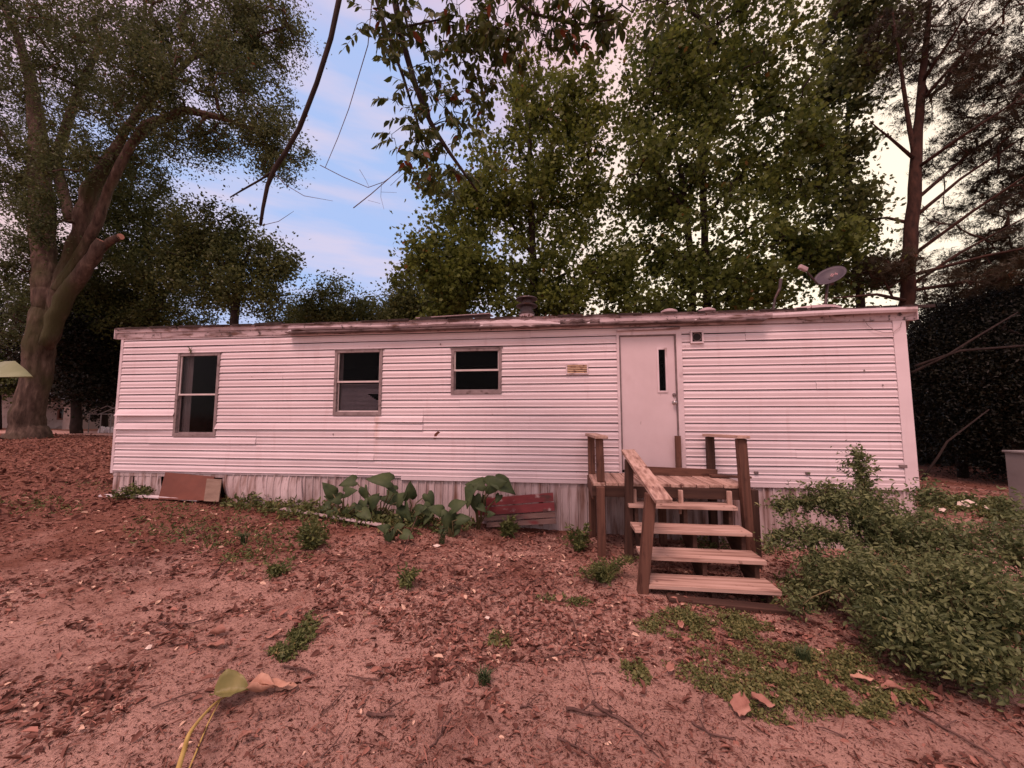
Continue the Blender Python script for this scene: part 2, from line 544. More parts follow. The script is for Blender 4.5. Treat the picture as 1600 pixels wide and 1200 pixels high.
M['syc_leaf_b'] = leaf_mat('gum_leaves', (0.044, 0.070, 0.016), (0.160, 0.205, 0.044), (0.18, 0.11, 0.03), trans=0.5)
M['pine_leaf'] = leaf_mat('pine_needles', (0.022, 0.018, 0.009), (0.060, 0.048, 0.022), (0.13, 0.05, 0.02), trans=0.15)
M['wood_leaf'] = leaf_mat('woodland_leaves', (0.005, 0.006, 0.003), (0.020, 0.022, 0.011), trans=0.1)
M['pecan_leaf'] = leaf_mat('overhang_leaves', (0.026, 0.044, 0.010), (0.095, 0.125, 0.028), (0.16, 0.05, 0.02), trans=0.35)
M['shrub_leaf'] = leaf_mat('shrub_leaves', (0.050, 0.078, 0.030), (0.215, 0.255, 0.105), (0.22, 0.20, 0.08), trans=0.25)
M['cover_leaf'] = leaf_mat('ground_cover_leaves', (0.085, 0.110, 0.035), (0.230, 0.240, 0.090), (0.26, 0.20, 0.07), trans=0.25)
M['weed_leaf'] = leaf_mat('weed_leaves', (0.060, 0.085, 0.026), (0.175, 0.205, 0.070), (0.30, 0.20, 0.08), trans=0.25)
M['ear_leaf'] = noise_mat('elephant_ear_leaf', [(0.3, (0.030, 0.052, 0.022)), (0.7, (0.080, 0.112, 0.044))], 5, rough=0.6, spec=0.2)
M['dry_leaf'] = leaf_mat('dry_leaf_litter', (0.060, 0.020, 0.014), (0.42, 0.205, 0.150), (0.70, 0.50, 0.36), trans=0.1, rough=0.75)
M['big_dry'] = noise_mat('big_dry_leaf', [(0.3, (0.36, 0.19, 0.125)), (0.7, (0.62, 0.40, 0.28))], 6, rough=0.6, bump=0.3)
M['big_dry2'] = noise_mat('curled_brown_leaf', [(0.3, (0.24, 0.105, 0.075)), (0.7, (0.46, 0.26, 0.19))], 6, rough=0.6, bump=0.3)
M['fresh'] = noise_mat('limp_green_leaf', [(0.3, (0.13, 0.14, 0.045)), (0.7, (0.24, 0.22, 0.08))], 5, (1, 1, 1), rough=0.5)
M['stalk'] = noise_mat('yellow_stalk', [(0.3, (0.40, 0.30, 0.08)), (0.7, (0.55, 0.42, 0.14))], 8, rough=0.5)
M['pale_leaf'] = noise_mat('pale_green_leaf', [(0.3, (0.17, 0.21, 0.10)), (0.7, (0.27, 0.30, 0.16))], 3, rough=0.5)


def ground_mat():
    m, nt, b = mat_base('sandy_soil', 0.95, 0.15)
    n, l = nt.nodes, nt.links
    t = N(n, 'ShaderNodeTexCoord')

    def nz_(scale, detail=6, rough=0.6, loc=(0, 0, 0)):
        mpp = N(n, 'ShaderNodeMapping')
        mpp.inputs['Location'].default_value = loc
        l.new(t.outputs['Object'], mpp.inputs[0])
        q = N(n, 'ShaderNodeTexNoise')
        q.inputs['Scale'].default_value = scale
        q.inputs['Detail'].default_value = detail
        q.inputs['Roughness'].default_value = rough
        l.new(mpp.outputs[0], q.inputs['Vector'])
        return q.outputs['Fac']

    def mix(f, lo, hi, a, bcol):
        mr = N(n, 'ShaderNodeMapRange')
        mr.inputs['From Min'].default_value = lo
        mr.inputs['From Max'].default_value = hi
        l.new(f, mr.inputs['Value'])
        mx = N(n, 'ShaderNodeMix', data_type='RGBA')
        l.new(mr.outputs[0], mx.inputs['Factor'])
        if isinstance(a, tuple): mx.inputs[6].default_value = lin(*a)
        else: l.new(a, mx.inputs[6])
        mx.inputs[7].default_value = lin(*bcol)
        return mx.outputs[2]
    c = mix(nz_(1.1), 0.3, 0.7, (0.40, 0.235, 0.180), (0.64, 0.410, 0.320))
    c = mix(nz_(9, 8, 0.7, (3, 1, 0)), 0.52, 0.76, c, (0.13, 0.045, 0.030))
    c = mix(nz_(0.55, 4, 0.6, (7, 2, 0)), 0.54, 0.70, c, (0.125, 0.045, 0.032))
    c = mix(nz_(38, 6, 0.7), 0.52, 0.72, c, (0.52, 0.33, 0.28))
    c = mix(nz_(60, 4, 0.7, (1, 9, 0)), 0.55, 0.66, c, (0.06, 0.018, 0.012))
    # litter-covered ground towards the left and the back
    sp = N(n, 'ShaderNodeSeparateXYZ')
    l.new(t.outputs['Object'], sp.inputs[0])
    ma = N(n, 'ShaderNodeMath', operation='MULTIPLY_ADD')
    l.new(sp.outputs['Y'], ma.inputs[0])
    ma.inputs[1].default_value = 0.10
    mb_ = N(n, 'ShaderNodeMath', operation='MULTIPLY_ADD')
    l.new(sp.outputs['X'], mb_.inputs[0])
    mb_.inputs[1].default_value = -0.045
    l.new(nz_(1.7, 5), mb_.inputs[2])
    l.new(mb_.outputs[0], ma.inputs[2])
    mr = N(n, 'ShaderNodeMapRange')
    mr.inputs['From Min'].default_value = 0.90
    mr.inputs['From Max'].default_value = 1.16
    mr.inputs['To Max'].default_value = 0.85
    l.new(ma.outputs[0], mr.inputs['Value'])
    mx = N(n, 'ShaderNodeMix', data_type='RGBA')
    l.new(mr.outputs[0], mx.inputs['Factor'])
    l.new(c, mx.inputs[6])
    mx.inputs[7].default_value = lin(0.185, 0.075, 0.046)
    l.new(mx.outputs[2], b.inputs['Base Color'])
    bp = N(n, 'ShaderNodeBump')
    bp.inputs['Strength'].default_value = 1.0
    bp.inputs['Distance'].default_value = 0.035
    l.new(nz_(34, 10, 0.72), bp.inputs['Height'])
    bp2 = N(n, 'ShaderNodeBump')
    bp2.inputs['Strength'].default_value = 0.6
    bp2.inputs['Distance'].default_value = 0.05
    l.new(nz_(7, 6, 0.6), bp2.inputs['Height'])
    l.new(bp.outputs[0], bp2.inputs['Normal'])
    l.new(bp2.outputs[0], b.inputs['Normal'])
    return m


M['ground'] = ground_mat()

# ------------------------------------------------------------------ ground
def bumpz(x, y):
    w = max(0.0, min(1.0, (14 - abs(y - 3)) / 8)) * max(0.0, min(1.0, (18 - abs(x)) / 8))
    if w <= 0: return 0.0
    return w * (0.030 * noise.noise((x * 0.9, y * 0.9, 0)) + 0.018 * noise.noise((x * 3.1, y * 3.1, 4)) + 0.010 * noise.noise((x * 9, y * 9, 8)))


def grow(a0, a1, step, far, g=1.35):
    xs = list(np.arange(a0, a1, step))
    s = step
    while xs[-1] < far:
        s *= g
        xs.append(xs[-1] + s)
    s = step
    pre = []
    x = a0
    while x > -far:
        s *= g
        x -= s
        pre.append(x)
    return pre[::-1] + xs


def build_ground():
    xs = grow(-11, 7, 0.06, 400)
    ys = grow(0.6, 8.5, 0.06, 400)
    vs = [(x, y, gz(x) + bumpz(x, y)) for y in ys for x in xs]
    nx, ny = len(xs), len(ys)
    fs = [(j * nx + i, j * nx + i + 1, (j + 1) * nx + i + 1, (j + 1) * nx + i) for j in range(ny - 1) for i in range(nx - 1)]
    me = bpy.data.meshes.new('ground')
    me.from_pydata(vs, [], fs)
    me.polygons.foreach_set('use_smooth', [True] * len(fs))
    me.materials.append(M['ground'])
    o = bpy.data.objects.new('ground', me)
    COL.objects.link(o)
    o['kind'] = 'structure'


build_ground()


def GZ(x, y): return gz(x) + bumpz(x, y)


# pale sandy drive beyond the big oak
b = MB()
prev = None
for i in range(30):
    x = -30 + i * 0.95
    w = 0.5 * noise.noise((x * 0.3, 0, 0))
    pts = [(x, 15.2 + w, gz(x) + 0.03), (x, 18.0 + w * 2, gz(x) + 0.035)]
    n0 = len(b.v)
    b.v += pts
    if prev is not None: b.f.append((prev, n0, n0 + 1, prev + 1))
    prev = n0
b.build('sandy_drive', M['sand'], kind='structure')

# ------------------------------------------------------------------ the mobile home
D = 5.55
XL, XR = -7.26, 4.52
ZB, ZT = 0.722, 2.96
DEPTH = 4.2
home = thing('mobile_home', 'long white single-wide mobile home with horizontal siding and three windows', 'mobile home', (-1.4, D, 0.7))


def top_z(x): return 3.02 - 0.035 * (x - XL) / (XR - XL)


def Wp(u, v): return PY(u, v, D)


OP = {  # openings x0,x1,z0,z1
    'w1': (-6.16, -5.42, 1.28, 2.605),
    'w2': (-3.42, -2.67, 1.62, 2.605),
    'w3': (-1.57, -0.835, 1.93, 2.59),
    'door': (0.83, 1.665, 0.86, 2.745),
}
# wall core: pieces round the openings, roof deck, ends, back, floor
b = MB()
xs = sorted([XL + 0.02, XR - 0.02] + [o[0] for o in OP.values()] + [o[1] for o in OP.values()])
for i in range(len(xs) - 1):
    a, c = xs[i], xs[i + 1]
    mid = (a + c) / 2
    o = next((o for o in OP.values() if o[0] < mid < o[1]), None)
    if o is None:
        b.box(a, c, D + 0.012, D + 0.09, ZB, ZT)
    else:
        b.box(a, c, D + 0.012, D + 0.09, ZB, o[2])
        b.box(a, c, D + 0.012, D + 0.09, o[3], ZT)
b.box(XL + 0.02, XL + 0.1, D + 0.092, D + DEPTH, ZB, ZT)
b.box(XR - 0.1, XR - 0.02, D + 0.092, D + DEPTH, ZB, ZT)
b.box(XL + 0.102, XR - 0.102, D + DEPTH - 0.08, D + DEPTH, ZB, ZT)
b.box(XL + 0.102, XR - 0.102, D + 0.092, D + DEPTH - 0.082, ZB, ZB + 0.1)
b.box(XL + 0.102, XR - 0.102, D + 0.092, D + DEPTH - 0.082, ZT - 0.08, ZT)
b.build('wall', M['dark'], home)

# siding courses
H = 0.1126
NROW = 20


def plank(name, x0, x1, z0, z1, fl0=0.0, fl1=0.0, proud=0.0, seed=0, yside=None):
    """one course of lap siding: leans out towards its lower edge, closed below; clipped round openings"""
    b = MB()
    cuts = {x0, x1}
    k = max(1, int((x1 - x0) / 0.35))
    for i in range(1, k): cuts.add(x0 + (x1 - x0) * i / k)
    for o in OP.values():
        for c in (o[0], o[1]):
            if x0 < c < x1: cuts.add(c)
    cs = sorted(cuts)

    def pt(x, z):
        t = (z1 - z) / (z1 - z0)
        s = (x - x0) / (x1 - x0)
        fl = fl0 * (1 - s) + fl1 * s
        w = 0.005 * noise.noise((x * 1.3, seed * 3.7, 0))
        dz = 0.004 * noise.noise((x * 0.7, seed * 1.9, 5))
        prof = float(np.interp(t, (0.0, 0.38, 0.42, 0.86, 0.93, 1.0), (0.10, 0.85, 0.86, 0.58, 0.88, 1.0)))
        return (x, D - 0.002 - proud - 0.021 * prof - fl * t - w * t, z + dz)
    for a, c in zip(cs[:-1], cs[1:]):
        mid = (a + c) / 2
        o = next((o for o in OP.values() if o[0] < mid < o[1] and o[2] < z1 and o[3] > z0), None)
        rs = [(z0, z1)]
        if o:
            rs = []
            if o[2] > z0 + 0.004: rs.append((z0, o[2]))
            if o[3] < z1 - 0.004: rs.append((o[3], z1))
        for (r0, r1) in rs:
            zm = r0 + (r1 - r0) * 0.45
            p = [pt(a, r0), pt(c, r0), pt(c, zm), pt(a, zm), pt(c, r1), pt(a, r1)]
            lo = [(a, D + 0.008, p[0][2] + 0.002), (c, D + 0.008, p[1][2] + 0.002)]
            lip = [(a, p[0][1] + 0.002, p[0][2] - 0.006), (c, p[1][1] + 0.002, p[1][2] - 0.006)]
            zs = [z1 - (z1 - z0) * t for t in (1.0, 0.93, 0.86, 0.42, 0.38, 0.0)]
            zs = [r0] + [z for z in zs if r0 + 0.001 < z < r1 - 0.001] + [r1]
            pp = []
            for z in zs: pp += [pt(a, z), pt(c, z)]
            m_ = len(pp)
            b.add(pp + lip + lo, [(2 * i_, 2 * i_ + 1, 2 * i_ + 3, 2 * i_ + 2) for i_ in range(len(zs) - 1)] + [(m_, m_ + 1, 1, 0), (m_ + 2, m_ + 3, m_ + 1, m_)])
    # end caps
    for x in (x0, x1):
        p = [pt(x, z0), pt(x, z1), (x, D + 0.008, z1), (x, D + 0.008, z0)]
        o = next((o for o in OP.values() if abs(o[0] - x) < 0.002 or abs(o[1] - x) < 0.002), None)
        if o is None: b.add(p, [(0, 1, 2, 3)])
    if b.f: b.build(name, M['siding'], home)


seams = {0: [-3.0], 1: [-3.0, 1.9], 2: [-2.75], 3: [-2.75, 3.1], 4: [-6.6, -4.7], 5: [-4.7, -2.75], 6: [-2.0], 7: [-2.0, -2.75], 8: [-2.0],
         9: [-1.45], 10: [], 11: [3.4], 12: [], 13: [-4.3], 14: [], 15: [], 16: [], 17: [2.55], 18: [2.55, -0.4], 19: []}
rr = random.Random(3)
XA, XB = XL + 0.035, XR - 0.155
for r in range(NROW):
    z0 = ZB + r * H
    z1 = min(z0 + H - 0.015, ZT)  # gap bares the near-black core, drawn as the shadow line under each course
    cuts = [XA, XB] + [s for s in seams.get(r, [])]
    for o in OP.values():
        if o[2] < z0 + H * 0.5 and o[3] > z0 + H * 0.5: cuts += [o[0], o[1]]
        elif o is OP['door'] and o[2] < z1 and o[3] > z0: cuts += [o[0], o[1]]
    cs = sorted(set(cuts))
    for i, (a, c) in enumerate(zip(cs[:-1], cs[1:])):
        mid = (a + c) / 2
        if any(o[0] < mid < o[1] and o[2] < z0 + H * 0.5 and o[3] > z0 + H * 0.5 for o in OP.values()): continue
        f0 = f1 = 0.0
        zz0 = z0
        if r == 8 and c < -6.0: f0, f1, zz0 = 0.055, 0.03, z0 - 0.012
        if r == 6 and c < -6.0: f0, f1, zz0 = 0.040, 0.012, z0 - 0.008
        if r == 6 and -5.5 < mid < -2.1: f0, f1 = 0.022, 0.014
        if r == 5 and -2.8 < mid < 0.8: f0, f1 = 0.020, 0.005
        if r == 7 and -2.7 < mid < -2.0: f0, f1 = 0.010, 0.020
        if r == 4 and mid < -4.7: f0, f1 = 0.016, 0.010
        if r == 2 and mid < -3: f0, f1 = 0.004, 0.014
        if r == 0 and mid < -3: f0, f1 = 0.008, 0.0
        plank('siding_plank', a + 0.001, c - 0.001, zz0, z1, f0, f1, proud=0.0025 * (i % 2) + 0.001, seed=r + i * 0.37)

# added bottom strip from the middle to the right, corner posts
b = MB().box(-2.32, XB + 0.02, D - 0.022, D + 0.02, ZB - 0.062, ZB - 0.004)
b.build('starter_strip', M['siding'], home)
b = MB().box(XL, -2.325, D - 0.012, D + 0.02, ZB - 0.035, ZB - 0.007)
b.build('starter_strip', M['trim'], home)
b = MB().box(XL - 0.015, XL + 0.033, D - 0.024, D + 0.06, ZB - 0.05, ZT - 0.04)
b.build('corner_trim', M['trim'], home, bevel=0.004)
b = MB().box(XR - 0.153, XR + 0.0, D - 0.028, D + 0.06, ZB - 0.065, ZT - 0.04)
b.build('corner_trim', M['siding'], home, bevel=0.004)

# fascia and roof
b = MB()
for i in range(24):
    x0 = XL - 0.10 + (XR - XL + 0.22) * i / 24
    x1 = XL - 0.10 + (XR - XL + 0.22) * (i + 1) / 24
    w0, w1 = [0.006 * noise.noise((x * 1.1, 9, 0)) for x in (x0, x1)]
    za, zb = top_z(x0), top_z(x1)
    prof = [(D - 0.055, 0.02), (D - 0.05, -0.035), (D - 0.034, -0.04), (D - 0.030, -0.135), (D + 0.01, -0.135)]
    vs = [(x0, y + w0, za + z) for y, z in prof] + [(x1, y + w1, zb + z) for y, z in prof]
    b.add(vs, [(k, k + 5, k + 6, k + 1) for k in range(4)])
b.build('fascia', M['fascia'], home, thick=0.004)
b = MB()
nseg, ny_ = 24, 8
for i in range(nseg + 1):
    x = XL - 0.10 + (XR - XL + 0.22) * i / nseg
    for j in range(ny_ + 1):
        t = j / ny_
        y = D - 0.07 + (DEPTH + 0.14) * t
        z = top_z(x) + 0.028 + 0.20 * math.sin(math.pi * t) + (0.012 * noise.noise((x * 2.4, t * 3, 1)) if j == 0 else 0)
        b.v.append((x, y, z))
for i in range(nseg):
    for j in range(ny_):
        a = i * (ny_ + 1) + j
        b.f.append((a, a + ny_ + 1, a + ny_ + 2, a + 1))
roof = b.build('roof', M['roof'], home, thick=0.02)
# ragged felt edge on the roof rim
b = MB()
px = XL - 0.08
while px < XR + 0.05:
    l = rr.uniform(0.06, 0.5)
    if rr.random() < 0.93:
        h = rr.uniform(0.012, 0.04)
        b.beam((px, D - 0.05, top_z(px) + 0.040), (px + l, D - 0.05 + rr.uniform(-0.01, 0.02), top_z(px + l) + 0.040 + rr.uniform(-0.004, 0.006)), rr.uniform(0.04, 0.09), h, (0, 1, 0))
    px += l + rr.uniform(0.01, 0.1)
b.build('roof_edge_felt', M['roof_dark'], roof, kind='stuff')
# end cap on the fascia at both ends
for x in (XL - 0.105, XR + 0.12):
    b = MB().box(x - 0.005, x + 0.005, D - 0.062, D + 0.03, top_z(x) - 0.135, top_z(x) + 0.03)
    b.build('fascia_end_cap', M['trim'], home)

# awning rail hanging under the fascia, peeled open near the middle and bowed on the right


def rail(x0, x1, fz, fy, mat, n=14, hgt=0.05, taper=False):
    h_full = hgt
    b = MB()
    for i in range(n):
        t0, t1 = i / n, (i + 1) / n
        vs = []
        for t in (t0, t1):
            x = x0 + (x1 - x0) * t
            if taper: hgt = h_full * (0.25 + 0.75 * math.sin(math.pi * min(1, t * 0.8 + 0.15))) * (1 + 0.25 * math.sin(31 * t))
            z, y = top_z(x) + fz(t), D - fy(t)
            vs += [(x, D - 0.032, z + hgt * 0.4), (x, y, z + hgt * 0.5), (x, y - 0.004, z), (x, y + 0.012, z - hgt * 0.5)]
        b.add(vs, [(0, 4, 5, 1), (1, 5, 6, 2), (2, 6, 7, 3)])
    return b.build('awning_rail', mat, home, thick=0.004)


def xw(u, v=505): return Wp(u, v).x


rail(xw(457), xw(752), lambda t: -0.045 + 0.006 * math.sin(9 * t), lambda t: 0.085, M['fascia'])
rail(xw(752), xw(875), lambda t: -0.055 - 0.035 * t, lambda t: 0.11 + 0.06 * math.sin(3 * t), M['trim'], hgt=0.09, taper=True)
rail(xw(875), xw(935), lambda t: -0.07 + 0.012 * math.sin(25 * t), lambda t: 0.12 - 0.05 * math.sin(11 * t), M['roof'], hgt=0.06)
rail(xw(935), xw(1200), lambda t: -0.08 + 0.03 * t + 0.006 * math.sin(14 * t), lambda t: 0.12, M['fascia'], hgt=0.07)
rail(xw(1200), xw(1425), lambda t: -0.045 + 0.035 * t, lambda t: 0.10 + 0.03 * math.sin(math.pi * t), M['trim'], hgt=0.06)
# gutter board under the rail, made deeper to throw shade on the top courses
b = MB().box(xw(457), xw(1190), D - 0.16, D - 0.031, top_z(0) - 0.115, top_z(0) - 0.100)
b.build('drip_board', M['roof'], home)
# small clamps left on the rail
for u in (458, 752, 1078, 915):
    x = xw(u)
    MB().tube([(x, D - 0.10, top_z(x) - 0.10), (x + 0.05, D - 0.12, top_z(x) - 0.085)], 0.014, 8).build('rail_clamp', M['pipe'], home)

# roof fittings: chimney flue, mushroom vents, lifted flashing, patch
def roofz(x, y):
    t = (y - (D - 0.07)) / (DEPTH + 0.14)
    return top_z(x) + 0.036 + 0.20 * math.sin(math.pi * t)


fp = PY(823, 480, 6.25)
z0 = roofz(fp.x, 6.25) - 0.03
fl = MB().lathe((fp.x, 6.25, z0), [(0.155, 0), (0.125, 0.15), (0.127, 0.165)], 24).build('chimney', M['flue_base'], roof, smooth=True)
MB().lathe((fp.x, 6.25, z0 + 0.166), [(0.135, 0), (0.137, 0.02), (0.11, 0.03), (0.105, 0.12)], 24).build('chimney_collar', M['flue'], roof)
MB().lathe((fp.x, 6.25, z0 + 0.287), [(0.10, 0.0), (0.175, 0.012), (0.18, 0.03), (0.12, 0.06), (0.09, 0.065), (0.085, 0.125)], 24).build('chimney_cap', M['flue'], roof)
MB().lathe((fp.x, 6.25, z0 + 0.413), [(0.165, 0.0), (0.18, 0.006), (0.175, 0.025), (0.10, 0.045), (0.02, 0.052)], 24).build('chimney_cap', M['flue'], roof)
for u in (1045, 1104):
    p = PY(u, 484, 6.1)
    z0 = roofz(p.x, 6.1) - 0.02
    MB().lathe((p.x, 6.1, z0), [(0.07, 0), (0.065, 0.085), (0.11, 0.09), (0.125, 0.10), (0.12, 0.125), (0.07, 0.15), (0.01, 0.155)], 20).build('roof_vent', M['flue_base'], roof)
b = MB().beam(PY(655, 499, 5.75), PY(768, 492, 5.7), 0.30, 0.012, (0, 1, 0.1))
b.build('lifted_flashing', M['flue_base'], roof)
b = MB().beam(PY(660, 500, 5.7), PY(700, 498, 5.7), 0.22, 0.04, (0, 1, 0))
b.build('lifted_flashing', M['roof_dark'], roof)
p = PY(1262, 482, 5.95)
MB().lathe((p.x, 6.0, roofz(p.x, 6.0) - 0.02), [(0.42, 0), (0.40, 0.04), (0.22, 0.062), (0.02, 0.068)], 16).build('roof_patch', M['flue_base'], roof)


# windows
def window(key, meet, curtain=0, blind=False):
    x0, x1, z0, z1 = OP[key]
    root_x = (x0 + x1) / 2
    t = 0.032
    fr = MB()
    f0 = D - 0.032
    f1 = D + 0.03
    fr.box(x0 - 0.012, x0 + t, f0, f1, z0 - 0.01, z1 + 0.012)
    fr.box(x1 - t, x1 + 0.012, f0, f1, z0 - 0.01, z1 + 0.012)
    fr.box(x0 + t, x1 - t, f0, f1, z1 - t, z1 + 0.012)
    fr.box(x0 + t, x1 - t, f0, f1, z0 - 0.01, z0 + t + 0.012)
    w = fr.build('window', M['frame'], home, bevel=0.003)
    s = MB()
    s.box(x0 + t, x0 + t + 0.018, D - 0.012, D + 0.015, meet, z1 - t)
    s.box(x1 - t - 0.012, x1 - t, D - 0.012, D + 0.015, meet, z1 - t)
    s.box(x0 + t, x1 - t, D - 0.018, D + 0.018, meet - 0.018, meet + 0.008)
    s.build('sash', M['sash'], w)
    s = MB()
    s.box(x0 + t, x0 + t + 0.016, D + 0.018, D + 0.035, z0 + t + 0.012, meet - 0.018)
    s.box(x1 - t - 0.012, x1 - t, D + 0.018, D + 0.035, z0 + t + 0.012, meet - 0.018)
    s.box(x0 + t + 0.016, x1 - t - 0.012, D + 0.018, D + 0.035, z0 + t + 0.012, z0 + t + 0.03)
    s.build('sash', M['sash'] if blind else M['frame'], w)
    MB().box(x0 + t + 0.018, x1 - t - 0.012, D + 0.0, D + 0.004, meet + 0.008, z1 - t).build('pane', M['glass'], w)
    MB().box(x0 + t + 0.016, x1 - t - 0.012, D + 0.024, D + 0.028, z0 + t + 0.03, meet - 0.018).build('pane', M['glass'], w)
    if curtain:
        c = MB()
        n = 9
        for i in range(n):
            xa, xb = x0 + curtain * i / n, x0 + curtain * (i + 1) / n
            ya, yb = D + 0.07 + 0.012 * (i % 2), D + 0.07 + 0.012 * ((i + 1) % 2)
            c.add([(xa, ya, z0), (xb, yb, z0), (xb, yb, z1), (xa, ya, z1)], [(0, 1, 2, 3)])
        c.build('curtain', M['curtain'], w, thick=0.002)
    if blind:
        zt = meet - 0.03
        zb = z0 + t + 0.015
        c = MB()
        n = 22
        for i in range(n):
            z = zb + (zt - zb) * i / n
            xe = x1 - t - 0.01
            if 8 < i < 14: xe -= 0.05 + 0.03 * (i - 8)
            if i < 4: xe -= 0.04
            c.add([(x0 + t + 0.03, D + 0.050, z), (xe, D + 0.050, z), (xe, D + 0.062, z + 0.016), (x0 + t + 0.03, D + 0.062, z + 0.016)], [(0, 1, 2, 3)])
        c.build('blind', M['blind'], w, thick=0.0015)
    MB().box(x0 - 0.03, x1 + 0.03, D - 0.040, D - 0.0, z1 + 0.0125, z1 + 0.022).build('drip_cap', M['frame'], w)


window('w1', Wp(310, 616).z, curtain=0.17)
window('w2', Wp(560, 596).z, curtain=0.07, blind=True)
window('w3', Wp(745, 578).z)

# door
x0, x1, z0, z1 = OP['door']
b = MB()
b.box(x0 - 0.005, x0 + 0.03, D - 0.035, D + 0.07, z0 - 0.12, z1 + 0.05)
b.box(x1 - 0.03, x1 + 0.045, D - 0.035, D + 0.07, z0 - 0.12, z1 + 0.05)
b.box(x0 + 0.03, x1 - 0.03, D - 0.035, D + 0.07, z1 - 0.005, z1 + 0.05)
dfr = b.build('door_frame', M['trim'], home, bevel=0.003)
b = MB()
b.box(x0 + 0.031, x0 + 0.05, D - 0.024, D + 0.05, z0 + 0.0, z1 - 0.006)
b.box(x1 - 0.048, x1 - 0.031, D - 0.024, D + 0.05, z0 + 0.0, z1 - 0.006)
b.box(x0 + 0.05, x1 - 0.048, D - 0.024, D + 0.05, z1 - 0.022, z1 - 0.006)
b.build('weatherstrip', M['weather'], dfr)
b = MB()
b.beam((x0 - 0.0, D - 0.055, z1 + 0.062), (x1 + 0.02, D - 0.05, z1 + 0.075), 0.05, 0.022, (0, 1, 0))
b.build('drip_cap', M['fascia'], dfr, bevel=0.004)
wx0, wx1 = Wp(1028, 580).x + 0.008, Wp(1041, 580).x - 0.008
wz0, wz1 = Wp(1034, 611).z, Wp(1034, 546).z
b = MB()
dx0, dx1 = x0 + 0.052, x1 - 0.050
dy0, dy1 = D - 0.006, D + 0.035
b.box(dx0, wx0, dy0, dy1, z0, z1 - 0.024)
b.box(wx1, dx1, dy0, dy1, z0, z1 - 0.024)
b.box(wx0, wx1, dy0, dy1, z0, wz0)
b.box(wx0, wx1, dy0, dy1, wz1, z1 - 0.024)
door = b.build('door', M['door'], home)
b = MB()
for (a, c, e, f) in ((wx0 - 0.022, wx0 + 0.004, wz0 - 0.022, wz1 + 0.022), (wx1 - 0.004, wx1 + 0.022, wz0 - 0.022, wz1 + 0.022)):
    b.box(a, c, dy0 - 0.012, dy0 + 0.01, e, f)
b.box(wx0 + 0.004, wx1 - 0.004, dy0 - 0.012, dy0 + 0.01, wz1 - 0.004, wz1 + 0.022)
b.box(wx0 + 0.004, wx1 - 0.004, dy0 - 0.012, dy0 + 0.01, wz0 - 0.022, wz0 + 0.004)
b.build('window_frame', M['trim'], door, bevel=0.002)
MB().box(wx0 + 0.004, wx1 - 0.004, dy0 + 0.015, dy0 + 0.02, wz0 + 0.004, wz1 - 0.004).build('pane', M['glass'], door)


def knob(u, v, r, name, mat, out_):
    p = Wp(u, v)
    m = MB()
    prof = [(r, 0), (r, 0.006), (r * 0.5, 0.01), (r * 0.45, out_ * 0.5), (r * 0.9, out_ * 0.6), (r * 0.95, out_ * 0.85), (r * 0.5, out_)]
    base = len(m.v)
    n = 16
    for rad, d in prof:
        for k in range(n):
            t = 2 * math.pi * k / n
            m.v.append((p.x + rad * math.cos(t), dy0 - d, p.z + rad * math.sin(t)))
    for i in range(len(prof) - 1):
        for k in range(n):
            q = (k + 1) % n
            m.f.append((base + i * n + k, base + i * n + q, base + (i + 1) * n + q, base + (i + 1) * n + k))
    m.f.append(tuple(base + (len(prof) - 1) * n + k for k in range(n)))
    m.build(name, mat, door, smooth=True)


knob(1053, 629, 0.03, 'door_knob', M['steel'], 0.06)
knob(1053, 617, 0.024, 'deadbolt', M['weather'], 0.02)

# louvred wall vent, square exhaust vent, small cable vents, torn spot
a, c = Wp(884, 569), Wp(919, 585)
b = MB()
b.box(a.x, c.x, D - 0.042, D - 0.006, c.z, c.z + 0.018)
b.box(a.x, c.x, D - 0.042, D - 0.006, a.z - 0.018, a.z)
b.box(a.x, a.x + 0.02, D - 0.042, D - 0.006, c.z + 0.018, a.z - 0.018)
b.box(c.x - 0.02, c.x, D - 0.042, D - 0.006, c.z + 0.018, a.z - 0.018)
v1 = b.build('wall_vent', M['trim'], home, bevel=0.002)
n = 5
for i in range(n):
    z = c.z + 0.024 + (a.z - c.z - 0.048) * i / (n - 1)
    MB().beam((a.x + 0.02, D - 0.038, z), (c.x - 0.02, D - 0.038, z), 0.014, 0.006, (0, 0.6, 1)).build('louvre', M['grille'], v1)
MB().box(a.x + 0.02, c.x - 0.02, D - 0.031, D - 0.026, c.z + 0.018, a.z - 0.018).build('vent_back', M['weather'], v1)
a, c = Wp(1077, 518), Wp(1098, 537)
b = MB()
for (p, q, r_, s_) in ((a.x, c.x, c.z, c.z + 0.022), (a.x, c.x, a.z - 0.022, a.z), (a.x, a.x + 0.022, c.z + 0.022, a.z - 0.022), (c.x - 0.022, c.x, c.z + 0.022, a.z - 0.022)):
    b.box(p, q, D - 0.050, D - 0.006, r_, s_)
v2 = b.build('exhaust_vent', M['trim'], home, bevel=0.003)
MB().box(a.x + 0.022, c.x - 0.022, D - 0.031, D - 0.026, c.z + 0.022, a.z - 0.022).build('duct_hole_shade', M['dark'], v2)  # dark plate put in for the shade inside the duct hole
cx, cz = (a.x + c.x) / 2, (a.z + c.z) / 2
m = MB()
for k in range(16):
    t0, t1 = 2 * math.pi * k / 16, 2 * math.pi * (k + 1) / 16
    ro, ri = 0.062, 0.052
    m.add([(cx + ro * math.cos(t0), D - 0.046, cz + ro * math.sin(t0)), (cx + ro * math.cos(t1), D - 0.046, cz + ro * math.sin(t1)),
           (cx + ri * math.cos(t1), D - 0.034, cz + ri * math.sin(t1)), (cx + ri * math.cos(t0), D - 0.034, cz + ri * math.sin(t0))], [(0, 1, 2, 3)])
